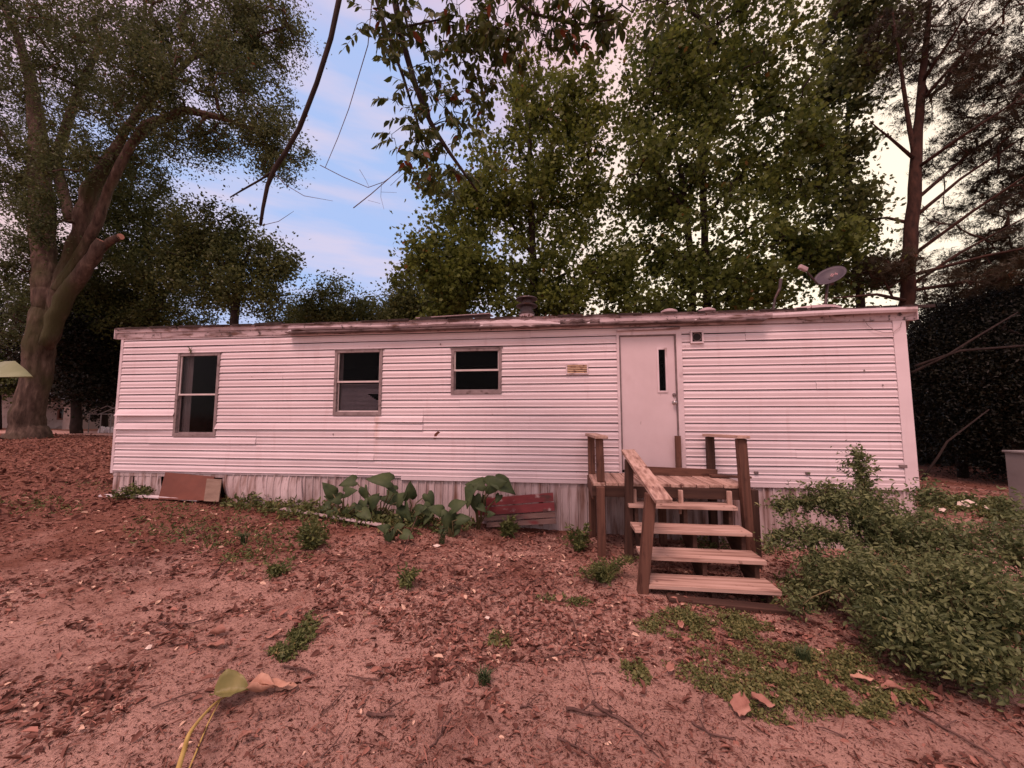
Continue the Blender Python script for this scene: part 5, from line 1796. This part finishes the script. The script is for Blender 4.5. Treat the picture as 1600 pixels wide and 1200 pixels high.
def grass_tuft(label, u, v, n, L):
    p = PG(u, v)
    p.z = GZ(p.x, p.y)
    m = MB()
    for _ in range(n):
        t = rr.uniform(0, 2 * math.pi)
        k = rr.uniform(0.2, 0.8) * L
        s = Vector((-math.sin(t), math.cos(t), 0)) * 0.003
        o_ = p + Vector((rr.uniform(-0.03, 0.03), rr.uniform(-0.03, 0.03), -0.005))
        q1 = o_ + Vector((math.cos(t) * k * 0.3, math.sin(t) * k * 0.3, L * 0.6))
        q2 = o_ + Vector((math.cos(t) * k, math.sin(t) * k, L * rr.uniform(0.6, 1.0)))
        m.add([o_ - s, o_ + s, q1 + s, q1 - s, q2], [(0, 1, 2, 3), (3, 2, 4)])
    m.build_thing('grass_tuft', M['ear_leaf'], label, 'grass', group='grass tufts in the yard')


grass_tuft('small grass tuft in the middle foreground of the yard', 757, 1072, 60, 0.10)
grass_tuft('tall thin grass tuft in the weeds at the lower right', 1255, 1035, 60, 0.12)
grass_tuft('yellowish grass tuft in the leaves below the white strip', 380, 850, 50, 0.16)
grass_tuft('grass tuft standing under the big-leaved plants', 690, 850, 40, 0.2)


def leaf_litter():
    n = 110000
    r_ = 1.35 * (17 / 1.35) ** rng.uniform(0, 1, n)
    a = rng.uniform(R(-66), R(68), n)
    x = np.sin(a) * r_ * 1.15
    y = np.cos(a) * r_
    keep = []
    for i in range(n):
        d = noise.noise((x[i] * 0.8, y[i] * 0.8, 11)) + 0.6 * noise.noise((x[i] * 2.6, y[i] * 2.6, 5))
        th = 0.02
        if x[i] < -1.5: th -= 0.25
        if y[i] > 3.2: th -= 0.45
        if y[i] > 2.7 and -2.5 < x[i] < 0.6: th -= 0.4
        if y[i] < 2.3 and x[i] < -0.8: th += 0.36
        if y[i] < 2.6: th += 0.24
        if y[i] > D - 0.05 and XL < x[i] < XR: continue
        if d > th or rng.uniform() < 0.07: keep.append(i)
    k = np.array(keep)
    pos = np.array([(x[i], y[i], GZ(x[i], y[i]) + rng.uniform(0.001, 0.014)) for i in k])
    sz = (0.016 + 0.045 * rng.uniform(0, 1, len(k)) ** 2.6) * (1 + 0.06 * r_[k])
    t = np.clip(rng.beta(1.6, 2.4, len(k)), 0, 0.93)
    t[rng.uniform(0, 1, len(k)) < 0.045] = 1
    o = scatter('leaf_litter', tmpl_leaf(0.5, 0.14, 0.22), pos, frames(len(k), 2.2), sz, t, M['dry_leaf'], kind='stuff')
    tag(o, 'dry brown fallen leaves strewn over the sandy yard', 'leaf litter')
    # bigger-looking drift of leaves on the rising ground at the far left
    nf_ = 16000
    xf, yf = rng.uniform(-26, -6, nf_), rng.uniform(3.5, 15.5, nf_)
    posf = np.array([(a_, b_, GZ(a_, b_) + 0.012) for a_, b_ in zip(xf, yf)])
    o = scatter('leaf_litter', tmpl_leaf(0.5, 0.14, 0.22), posf, frames(nf_, 1.6), rng.uniform(0.05, 0.13, nf_), np.clip(rng.beta(1.6, 2.2, nf_), 0, 0.95), M['dry_leaf'], kind='stuff')
    tag(o, 'drift of red-brown leaves on the rising ground at the far left', 'leaf litter')
    # fine chips and bark bits
    n2 = 60000
    r2 = 1.3 * (7 / 1.3) ** rng.uniform(0, 1, n2)
    a2 = rng.uniform(R(-66), R(64), n2)
    pos2 = np.array([(math.sin(a_) * q_ * 1.1, math.cos(a_) * q_, GZ(math.sin(a_) * q_ * 1.1, math.cos(a_) * q_) + 0.003) for a_, q_ in zip(a2, r2)])
    pos2 = pos2[pos2[:, 1] < D]
    o = scatter('soil_crumbs', tmpl_rhomb(0.3, 0.2), pos2, frames(len(pos2), 1.6), 0.008 + 0.022 * rng.uniform(0, 1, len(pos2)) ** 2, np.clip(rng.beta(1.2, 2.6, len(pos2)), 0, 1), M['dry_leaf'], kind='stuff')
    tag(o, 'small bark chips and crumbs scattered on the sandy soil', 'crumbs')
    n4 = 5000
    r4 = 1.4 * (8 / 1.4) ** rng.uniform(0, 1, n4)
    a4 = rng.uniform(R(-60), R(60), n4)
    pos4 = np.array([(math.sin(a_) * q_, math.cos(a_) * q_, GZ(math.sin(a_) * q_, math.cos(a_) * q_) + 0.007) for a_, q_ in zip(a4, r4)])
    pos4 = pos4[pos4[:, 1] < D - 0.1]
    o = scatter('twig_litter', tmpl_rhomb(0.06, 0.04), pos4, frames(len(pos4), 4.0), rng.uniform(0.03, 0.12, len(pos4)), rng.beta(1.5, 2.5, len(pos4)), M['dry_leaf'], kind='stuff')
    tag(o, 'fine broken twigs and stalks strewn on the sandy soil', 'twig litter')
    # leaves caught on the roof edge
    n3 = 420
    xx = rng.uniform(-1.4, 4.3, n3)
    xx = np.where(rng.uniform(0, 1, n3) < 0.5, rng.normal(0.1, 0.35, n3), xx)
    pos3 = np.array([(q_, D - 0.06 + rng.uniform(0, 0.1), top_z(q_) + 0.03 + rng.uniform(0, 0.02)) for q_ in xx])
    o = scatter('roof_litter', tmpl_leaf(0.5, 0.14, 0.2), pos3, frames(n3, 1.2), rng.uniform(0.02, 0.06, n3), rng.beta(1.2, 2.6, n3), M['dry_leaf'], kind='stuff')
    tag(o, 'fallen leaves and bits caught along the trailer roof edge', 'leaf litter')


leaf_litter()

# ------------------------------------------------------------------ single twigs and big leaves
TW = [
    (((895, 975), (905, 1010), (915, 1050), (930, 1092)), 0.005, 'long thin upright-lying twig in the right of the yard'),
    (((885, 1112), (920, 1116), (948, 1118)), 0.009, 'pale snapped stick beside the dark knotted one'),
    (((925, 1098), (945, 1112), (965, 1126), (990, 1140)), 0.010, 'dark knotted stick at the lower end of the long twig'),
    (((975, 1128), (1000, 1155), (1030, 1188)), 0.004, 'thin twig running to the bottom edge from the knotted stick'),
    (((850, 1030), (890, 1020), (925, 1008), (950, 995)), 0.004, 'thin slanting twig crossing the long upright-lying one'),
    (((786, 944), (800, 955), (812, 968)), 0.006, 'short bent stick in the centre of the yard'),
    (((748, 884), (758, 892), (764, 903)), 0.006, 'short pale stick in the leaf heap'),
    (((575, 945), (590, 910), (615, 890), (650, 878)), 0.006, 'long pale branching twig among the leaves left of centre'),
    (((625, 878), (640, 850), (658, 820), (662, 790)), 0.005, 'thin pale dead stem rising toward the big-leaved plants'),
    (((672, 1172), (690, 1150), (706, 1126)), 0.005, 'thin stick in the bottom centre foreground'),
    (((574, 1120), (596, 1124), (616, 1126)), 0.010, 'thick short stick in the left foreground'),
    (((440, 1048), (468, 1048), (492, 1056)), 0.007, 'curved dark stick below the streak of green weeds'),
    (((655, 885), (685, 884), (740, 885), (780, 892)), 0.004, 'long straight thin twig across the leaf heap'),
    (((700, 918), (720, 922), (735, 930)), 0.006, 'dark short twig in the leaf heap'),
    (((1385, 1085), (1430, 1120), (1500, 1160), (1560, 1195)), 0.008, 'long dark stick running to the lower right corner'),
    (((812, 1108), (826, 1106), (842, 1112)), 0.005, 'tiny curved twig left of the pale snapped stick'),
    (((250, 975), (290, 975), (320, 970)), 0.007, 'dark stick in the left foreground behind the curled pink leaf'),
    (((1195, 1010), (1230, 1060), (1270, 1130)), 0.004, 'thin stem lying in the mat of weeds'),
    (((510, 878), (560, 876), (600, 874)), 0.006, 'level twig left of the small dark weed'),
    (((330, 905), (350, 880), (365, 870)), 0.006, 'slanting twig in the left middle of the yard'),
    (((870, 1160), (900, 1175), (930, 1190)), 0.006, 'stick near the bottom edge under the pale snapped one'),
    (((1080, 1130), (1110, 1150), (1150, 1160)), 0.006, 'bowed twig below the big brown leaf'),
]
for pxs, r_, lab in TW:
    pts = []
    for u, v in pxs:
        p = PG(u, v)
        p.z = GZ(p.x, p.y) + r_ * 1.1 + 0.004
        pts.append(p)
    pl = []
    for a, c_ in zip(pts[:-1], pts[1:]):
        for k in range(3):
            q_ = a.lerp(c_, k / 3)
            pl.append(q_ + Vector((rr.uniform(-1, 1), rr.uniform(-1, 1), rr.uniform(0, 1))) * 0.006)
    pl.append(pts[-1])
    if 'rising' in lab:
        for i, q_ in enumerate(pl): q_.z += 0.035 * i
    rs = [r_ * (1 - 0.5 * i / len(pl)) for i in range(len(pl))]
    m = MB().tube(pl, rs, 6)
    if len(pl) > 5:
        for k in (2, len(pl) // 2):
            d_ = Vector((rr.uniform(-1, 1), rr.uniform(-1, 1), 0.25)).normalized() * rr.uniform(0.05, 0.12)
            m.tube([pl[k], pl[k] + d_ * 0.6, pl[k] + d_ + Vector((0.01, 0.01, -0.01))], [r_ * 0.6, r_ * 0.45, r_ * 0.25], 5)
    m.build_thing('twig', M['twig'], lab, 'stick', group='sticks lying in the yard', smooth=True)
# unnamed smaller sticks of the heap
for i in range(60):
    p = PG(rr.gauss(760, 150), rr.uniform(850, 960)) if i < 40 else PG(rr.uniform(100, 1350), rr.uniform(960, 1190))
    p.z = GZ(p.x, p.y) + 0.008
    t = rr.uniform(0, math.pi)
    L = rr.uniform(0.06, 0.22)
    d_ = Vector((math.cos(t), math.sin(t), rr.uniform(-0.02, 0.08))) * L
    MB().tube([p, p + d_ * 0.5 + Vector((rr.uniform(-0.02, 0.02), rr.uniform(-0.02, 0.02), 0.006)), p + d_], [0.004, 0.0035, 0.002], 5).build_thing(
        'twig', M['twig'], 'short thin dry twig lying loose on the ' + ('leaf heap below the big-leaved plants' if i < 40 else 'open soil of the foreground'), 'stick',
        group='small loose twigs in the leaf heap' if i < 40 else 'small loose twigs in the foreground')


def dead_leaf(label, u, v, L, ang, mat, lift=0.02, curl=0.5, W=0.45, pos=None, name='fallen_leaf'):
    p = PG(u, v) if pos is None else pos
    if pos is None: p.z = GZ(p.x, p.y) + lift
    t = Vector((math.cos(R(ang)), math.sin(R(ang)), 0.08))
    s = Vector((-math.sin(R(ang)), math.cos(R(ang)), 0))
    nu, nv = 10, 6
    m = MB()
    for i in range(nu + 1):
        a = i / nu
        w = W * L * math.sin(math.pi * min(1, a * 0.92 + 0.04)) ** 0.8 * (1 + 0.18 * math.sin(a * 19))
        for j in range(nv + 1):
            b_ = j / nv * 2 - 1
            z = curl * L * 0.35 * (b_ * b_) * (0.6 + 0.5 * math.sin(a * 4 + ang)) + 0.05 * L * math.sin(a * 9 + b_ * 3) + 0.04 * L
            m.v.append(tuple(p + t * (a * L) + s * (b_ * w / 2) + Vector((0, 0, z))))
    for i in range(nu):
        for j in range(nv):
            a = i * (nv + 1) + j
            m.f.append((a, a + nv + 1, a + nv + 2, a + 1))
    m.build_thing(name, mat, label, 'leaf', smooth=True, thick=0.0015)


dead_leaf('large curled tan dead leaf under the limp green leaf', 375, 1088, 0.17, 12, M['big_dry'], 0.012, 0.9, 0.5)
dead_leaf('long tan leaf tail trailing right of the limp green leaf', 405, 1082, 0.17, 8, M['big_dry'], 0.02, 0.6, 0.3)
dead_leaf('flat faded tan leaf on the soil right of the curled tan one', 430, 1078, 0.12, 10, M['big_dry'], 0.003, 0.1, 0.5)
dead_leaf('curled pinkish leaf in the left foreground', 322, 990, 0.13, 5, M['big_dry2'], 0.01, 0.9, 0.45)
dead_leaf('flat pinkish leaf in front of the curled pinkish one', 325, 1008, 0.13, -8, M['big_dry2'], 0.006, 0.4, 0.5)
dead_leaf('pinkish upturned leaf beside the streak of green weeds', 415, 1002, 0.09, 35, M['big_dry2'], 0.01, 0.8, 0.5)
dead_leaf('largest brown leaf in the leaf heap at the lower right', 1155, 1130, 0.15, 60, M['big_dry2'], 0.02, 0.6, 0.6)
dead_leaf('brown leaf overlapping the largest one at the lower right', 1175, 1105, 0.11, -30, M['big_dry2'], 0.025, 0.8, 0.6)
dead_leaf('pale flat leaf lying in the weed mat at the right', 1330, 1070, 0.12, -5, M['big_dry'], 0.03, 0.4, 0.4)
dead_leaf('dark leaf at the right end of the weed mat', 1378, 1085, 0.13, 0, M['big_dry2'], 0.02, 0.6, 0.4)
dead_leaf('small brown leaf in the weeds before the steps', 1065, 990, 0.07, 80, M['big_dry2'], 0.04, 0.8, 0.6)
dead_leaf('brown leaf standing at the left edge of the weed mat', 1045, 1060, 0.08, 60, M['big_dry2'], 0.03, 0.8, 0.6)
dead_leaf('reddish leaf on the thin flat weeds near the newel post', 873, 945, 0.08, 80, M['big_dry2'], 0.03, 0.6, 0.7)
dead_leaf('small leaf standing on edge at the bottom left of centre', 372, 1170, 0.06, 70, M['big_dry2'], 0.03, 0.8, 0.6)

# limp green leaf on a yellow stalk, and the pale leaf reaching in from the left
p = PG(365, 1085)
base = PG(268, 1240)
base.z = GZ(base.x, base.y)
lg = thing('limp_leaf', 'limp green leaf on a long yellow arching stalk in the left foreground', 'leaf', base)
q1 = PY(300, 1140, (PG(300, 1140).y * 0.90))
q2 = PY(335, 1100, p.y * 0.93)
q3 = PY(362, 1082, p.y * 0.97)
def smooth_line(ps, k=6):
    o_ = []
    e_ = [ps[0] * 2 - ps[1]] + ps + [ps[-1] * 2 - ps[-2]]
    for i in range(1, len(e_) - 2):
        for j in range(k):
            t = j / k
            o_.append(0.5 * (2 * e_[i] + (e_[i + 1] - e_[i - 1]) * t + (2 * e_[i - 1] - 5 * e_[i] + 4 * e_[i + 1] - e_[i + 2]) * t * t
                             + (3 * e_[i] - e_[i - 1] - 3 * e_[i + 1] + e_[i + 2]) * t ** 3))
    return o_ + [ps[-1]]


ln = smooth_line([base, base.lerp(q1, 0.55) + Vector((0.0, 0, 0.02)), q1, q2, q3])
m = MB().tube(ln, list(np.linspace(0.012, 0.0035, len(ln))), 8)
m.build('stalk', M['stalk'], lg, smooth=True)
m = MB().tube([base + Vector((0.02, 0.02, 0)), PY(325, 1130, p.y * 0.9), PY(345, 1092, p.y * 0.95)], [0.004, 0.003, 0.002], 6)
m.build('dry_fibre', M['stalk'], lg)
c_ = PY(334, 1084, p.y * 0.96)
t_ax, s_ax, n_ax = Vector((1, 0.3, 0.16)).normalized(), Vector((-0.25, 0.9, 0.35)).normalized(), Vector((0, -0.4, 0.9)).normalized()
m = MB()
nu, nv = 14, 8
for i in range(nu + 1):
    a_ = i / nu
    w_ = 0.085 * math.sin(math.pi * min(1, a_ * 0.9 + 0.08)) ** 0.7
    for j in range(nv + 1):
        b_ = j / nv * 2 - 1
        fold = abs(b_) ** 1.3 * w_ * (0.75 + 0.25 * math.sin(a_ * 7)) + 0.004 * math.sin(a_ * 30 + b_ * 4) - 0.002 * math.cos(b_ * 28)
        m.v.append(tuple(c_ + t_ax * (a_ * 0.155) + s_ax * (b_ * w_ * 0.8) + n_ax * (fold - 0.03 * a_ * a_)))
for i in range(nu):
    for j in range(nv):
        q_ = i * (nv + 1) + j
        m.f.append((q_, q_ + nv + 1, q_ + nv + 2, q_ + 1))
m.build('blade', M['fresh'], lg, smooth=True, thick=0.0015)

c = PY(-40, 586, 2.3)
base = Vector((c.x - 0.25, c.y - 0.3, gz(c.x)))
pl_ = thing('arching_leaf', 'large pale green leaf reaching into the picture at the left edge', 'leaf', base)
m = MB()
heart(m, c, Vector((1, 0.1, 0.10)), Vector((0.1, -0.5, 0.9)), 0.40, 0.25, 0.03)
m.build('blade', M['pale_leaf'], pl_, smooth=True, thick=0.002)
MB().tube([base, base + Vector((0.0, 0.1, 0.7)), c + Vector((-0.15, -0.03, 0.12)), c], [0.02, 0.014, 0.010, 0.006], 8).build('stalk', M['vine'], pl_, smooth=True)

# ------------------------------------------------------------------ shrub at the right
b0 = PG(1430, 960)
b0.z = GZ(b0.x, b0.y) - 0.03
bb = [b0, b0 + Vector((0.5, -0.3, 0)), b0 + Vector((0.2, 0.9, 0)), b0 + Vector((1.2, 0.4, 0))]
sl = [[(b0, 0.02), (PY(1400, 880, 3.6), 0.014), (PY(1370, 820, 4.1), 0.010), (PY(1352, 770, 4.3), 0.007), (PY(1338, 715, 4.4), 0.004)],
      [(b0, 0.018), (PY(1390, 850, 3.9), 0.012), (PY(1330, 790, 4.2), 0.008), (PY(1270, 782, 4.3), 0.005), (PY(1215, 790, 4.3), 0.003)],
      [(b0, 0.016), (PY(1360, 880, 3.8), 0.010), (PY(1310, 840, 4.0), 0.007), (PY(1240, 838, 4.1), 0.004)],
      [(bb[1], 0.018), (PY(1490, 960, 3.0), 0.012), (PY(1480, 880, 3.3), 0.008)],
      [(bb[2], 0.018), (PY(1470, 850, 4.3), 0.012), (PY(1440, 800, 4.5), 0.008)],
      [(bb[3], 0.018), (PY(1560, 900, 3.9), 0.012), (PY(1580, 830, 4.3), 0.008)],
      [(bb[1], 0.014), (PY(1430, 990, 2.9), 0.009), (PY(1370, 960, 2.95), 0.005)]]
sb = blob_px([(1290, 765, 30, 9, 4.3, 0.1, 0.12), (1205, 795, 26, 14, 4.3, 0.1, 0.12), (1205, 842, 22, 9, 4.2, 0.1, 0.08), (1450, 775, 22, 18, 4.3, 0.1, 0.12), (1385, 745, 12, 24, 4.3, 0.1, 0.1), (1530, 805, 30, 12, 4.0, 0.1, 0.15), (1590, 800, 25, 18, 4.0, 0.15, 0.2), (1250, 935, 20, 12, 3.5, 0.1, 0.08), (1320, 990, 40, 14, 3.0, 0.1, 0.15), (1345, 725, 30, 32, 4.35, 0.18, 0.22), (1358, 770, 40, 35, 4.3, 0.25, 0.4), (1265, 790, 60, 14, 4.25, 0.2, 0.25), (1255, 840, 50, 12, 4.1, 0.2, 0.2), (1330, 800, 55, 30, 4.1, 0.3, 0.5),
              (1400, 840, 90, 45, 4.0, 0.45, 1.4), (1350, 885, 70, 50, 3.7, 0.4, 1.2), (1285, 895, 30, 22, 3.8, 0.25, 0.3), (1480, 850, 90, 45, 3.9, 0.5, 1.4), (1570, 860, 60, 45, 3.9, 0.5, 1.0),
              (1420, 930, 110, 50, 3.3, 0.4, 1.4), (1520, 940, 90, 60, 3.1, 0.4, 1.4), (1500, 1010, 90, 40, 2.85, 0.3, 1.2), (1400, 980, 70, 30, 3.0, 0.3, 0.7), (1590, 990, 60, 60, 2.9, 0.3, 0.9), (1650, 900, 70, 90, 3.3, 0.5, 1.0)])
tree('shrub', 'sprawling green shrub with arching leafy shoots right of the porch', sl, sb, 1700, 36000, tmpl_leaf(0.46, 0.06, 0.15), 0.042, 0.046, M['vine'], M['shrub_leaf'],
     rtip=0.0016, cat='shrub', base=b0, up=0.8, step=0.10, wob=0.18, crown='foliage', gap=0.27, gs=2.4)
_pts, _dir = [], []
for l_ in sl[:3]:
    for (p0_, _), (p1_, _) in zip(l_[1:-1], l_[2:]):
        for k_ in range(14):
            _pts.append(np.array(p0_.lerp(p1_, k_ / 14)))
            _dir.append(np.array((p1_ - p0_).normalized()))
_pts, _dir = np.array(_pts), np.array(_dir)
_shr = [o for o in bpy.data.objects if o.name == 'shrub'][0]
_m = MB()
_all, _hd = [], []
for q_, d_ in zip(_pts, _dir):                  # side shoots with paired leaves along the arching stems
    for _ in range(4):
        sd_ = rng.normal(size=3) * 0.6 + d_ * 0.7 + np.array([0, 0, 0.15])
        sd_ /= np.linalg.norm(sd_)
        L_ = rng.uniform(0.08, 0.22)
        _m.tube([q_, q_ + sd_ * L_ * 0.6, q_ + sd_ * L_ + np.array([0, 0, -0.02])], [0.0022, 0.0016, 0.001], 3, cap=False)
        for t_ in np.linspace(0.15, 1, 8):
            for sg in (-1, 1):
                _all.append(q_ + sd_ * L_ * t_)
                w_ = np.cross(sd_, rng.normal(size=3))
                w_ /= np.linalg.norm(w_)
                _hd.append(sd_ * 0.5 + w_ * sg)
_m.build('side_shoots', M['vine'], _shr)
_all, _hd = np.array(_all), np.array(_hd)
scatter('foliage', tmpl_leaf(0.46, 0.06, 0.15), _all, frames(len(_all), 0.9, _hd), 0.042 * rng.uniform(0.6, 1.25, len(_all)), rng.uniform(0.1, 0.97, len(_all)), M['shrub_leaf'], _shr)

# ------------------------------------------------------------------ overhanging branches close to the camera
Y = 3.3
hang = thing('hanging_branch', 'bare dark curved branch hanging into the sky left of the leafy boughs', 'branch', PY(540, -60, Y))
m = MB()
m.tube([PY(u, v, Y) for u, v in ((560, -260), (545, -120), (534, -20), (517, 60), (495, 130), (468, 200), (445, 240), (430, 262), (418, 290), (411, 325), (407, 352))],
       [0.034, 0.030, 0.026, 0.024, 0.022, 0.022, 0.021, 0.022, 0.019, 0.016, 0.014], 9)
m.build('branch', M['bark_dark'], hang, smooth=True)
MB().tube([PY(u, v, Y) for u, v in ((432, 264), (405, 282), (382, 295), (360, 308))], [0.012, 0.010, 0.009, 0.006], 6).build('side_branch', M['bark_dark'], hang, smooth=True)
MB().tube([PY(u, v, Y) for u, v in ((427, 268), (445, 288), (475, 306), (520, 314))], [0.004, 0.003, 0.003, 0.0015], 5).build('side_twig', M['twig'], hang)
MB().tube([PY(u, v, Y) for u, v in ((410, 352), (435, 346), (459, 330))], [0.003, 0.003, 0.0015], 5).build('side_twig', M['twig'], hang)

tw = thing('hanging_twigs', 'thin bare twigs hanging in the open sky between the curved branch and the leafy boughs', 'twigs', PY(580, 20, Y))
for q, r_ in ((((582, -10), (575, 70), (560, 120), (545, 170), (528, 215), (508, 262)), 0.005), (((500, 258), (535, 276), (575, 293), (600, 284), (640, 255), (668, 228)), 0.004),
              (((552, 325), (580, 303), (620, 268), (668, 228)), 0.005), (((562, 265), (572, 282), (577, 293)), 0.002), (((596, 285), (595, 308), (600, 327)), 0.002), (((595, 300), (620, 301)), 0.0015), (((575, 313), (594, 318)), 0.0015),
              (((610, 290), (640, 262), (655, 240)), 0.002)):
    MB().tube([PY(u, v, Y + 0.1) for u, v in q], [r_ * (1 - 0.5 * i / len(q)) for i in range(len(q))], 5).build('twig', M['twig'], tw)

limbs = [PL(Y, (600, -200, 0.05), (612, -30, 0.036), (628, 60, 0.034), (648, 130, 0.030), (672, 190, 0.024), (700, 235, 0.018), (745, 298, 0.008)),
         PL(Y + 0.1, (590, -150, 0.03), (588, 0, 0.020), (612, 70, 0.018), (630, 120, 0.016), (655, 200, 0.010), (668, 228, 0.006)),
         PL(Y, (640, -60, 0.02), (632, 20, 0.016), (640, 60, 0.012)),
         PL(Y - 0.3, (700, -180, 0.04), (760, -40, 0.022), (830, 20, 0.014), (900, 40, 0.008), (960, 30, 0.005)),
         PL(Y - 0.2, (640, 40, 0.010), (690, 30, 0.008), (760, 50, 0.005))]
limbs = [[(Vector(p), r_) for p, r_ in l] for l in limbs]
hb = limbs[0][0][0]
bough = thing('leafy_bough', 'leafy boughs with hanging pinnate leaves overhead at the top centre', 'branch', hb)
tips = sample_blobs(blob_px([(640, 130, 55, 90, Y, 0.35, 1.1), (690, 190, 60, 50, Y, 0.3, 0.8), (600, 30, 60, 40, Y, 0.3, 0.6), (650, 240, 50, 30, Y, 0.3, 0.5), (720, 60, 80, 45, Y, 0.35, 0.9), (800, 40, 80, 40, Y - 0.3, 0.35, 0.8),
                             (880, 20, 60, 25, Y - 0.3, 0.3, 0.6), (950, 15, 50, 20, Y - 0.3, 0.3, 0.4), (740, 130, 60, 40, Y, 0.3, 0.5), (1050, -30, 120, 30, Y - 0.2, 0.4, 0.5), (760, -60, 200, 50, Y - 0.3, 0.5, 0.8), (700, 270, 35, 20, Y, 0.2, 0.2), (740, 30, 130, 35, Y - 0.1, 0.3, 1.2)]), 300)
mb, cl = grow_branches(limbs, tips, 0.0022, 4, 0.15, 0.12, 0.1)
mb.build('branch', M['bark_dark'], bough, smooth=True)
pos, hd, rach = [], [], MB()
for c_, d_ in cl:
    if rng.uniform() < 0.05: continue
    a = rng.uniform(0, 2 * math.pi)
    dr = np.array([math.cos(a), math.sin(a) * 0.8, rng.uniform(-0.9, 0.1)])
    dr /= np.linalg.norm(dr)
    L = rng.uniform(0.14, 0.26)
    sd_ = np.cross(dr, [0, 0, 1.0])
    sd_ /= np.linalg.norm(sd_) + 1e-9
    nl = rng.integers(4, 7)
    pts = []
    for i in range(nl + 1):
        t = i / nl
        q_ = c_ + dr * L * t + np.array([0, 0, -0.10 * L * t * t * 2])
        pts.append(q_)
        if i == 0: continue
        for sg in ((1, -1) if i < nl else (0,)):
            pos.append(q_)
            hd.append(sd_ * sg * 0.8 + dr * 0.55 + np.array([0, 0, -0.55]))
    rach.tube(pts, [0.0018] * len(pts), 3, cap=False)
rach.build('leaf_stems', M['vine'], bough, kind='stuff')
pos, hd = np.array(pos), np.array(hd)
n_ = len(pos)
hd += rng.normal(size=hd.shape) * 0.12
nr = rng.normal(size=(n_, 3)) * 0.6 + np.array([0, -0.4, 0.7])
t_ = hd / np.linalg.norm(hd, axis=1)[:, None]
nr -= t_ * (nr * t_).sum(1)[:, None]
nr /= np.linalg.norm(nr, axis=1)[:, None]
tint = rng.uniform(0, 0.93, n_)
tint[rng.uniform(0, 1, n_) < 0.04] = 1
scatter('foliage', tmpl_leaf(0.58, 0.06, 0.12), pos, (np.cross(t_, nr), t_, nr), rng.uniform(0.05, 0.110, n_), tint, M['pecan_leaf'], bough)

# ------------------------------------------------------------------ last small things
c = Wp(302, 552)
sp_ = thing('dry_sprig', 'small dry leafy sprig growing above the top edge of the first window', 'plant', (c.x, D - 0.03, c.z - 0.02))
m = MB()
ps, hs = [], []
for k in range(6):
    d_ = Vector((rr.uniform(-0.5, 0.5), rr.uniform(-0.5, -0.1), 1)).normalized() * rr.uniform(0.06, 0.13)
    o_ = Vector((c.x, D - 0.03, c.z - 0.02))
    m.tube([o_, o_ + d_], [0.003, 0.0015], 4)
    for t in (0.3, 0.5, 0.7, 0.85, 1.0):
        ps.append(np.array(o_ + d_ * t))
        hs.append(np.array([rr.uniform(-1, 1), -0.3, 0.5]))
m.build('stem', M['vine'], sp_)
scatter('foliage', tmpl_leaf(0.4), np.array(ps), frames(len(ps), 0.3, np.array(hs)), rng.uniform(0.02, 0.04, len(ps)), rng.uniform(0, 1, len(ps)), M['weed_leaf'], sp_)
for u, v, w_, lab in ((762, 968, 0.022, 'tiny white scrap on the bare soil above the small green weed patch'), (683, 854, 0.045, 'crumpled pale scrap at the front of the big-leaved plants'),
                      (232, 1013, 0.02, 'tiny white scrap on the sand left of the pinkish leaves')):
    q_ = PG(u, v)
    q_.z = GZ(q_.x, q_.y) + 0.012
    m = MB()
    ring = [q_ + Vector((w_ * math.cos(k * 1.05) * rr.uniform(0.7, 1.2), w_ * math.sin(k * 1.05) * rr.uniform(0.6, 1.1), rr.uniform(-0.004, 0.012))) for k in range(6)]
    m.v = [tuple(x_) for x_ in ring] + [tuple(q_ + Vector((0, 0, w_ * 0.5)))]
    m.f = [(k, (k + 1) % 6, 6) for k in range(6)]
    m.build_thing('paper_scrap', M['paper'], lab, 'paper', thick=0.0015)
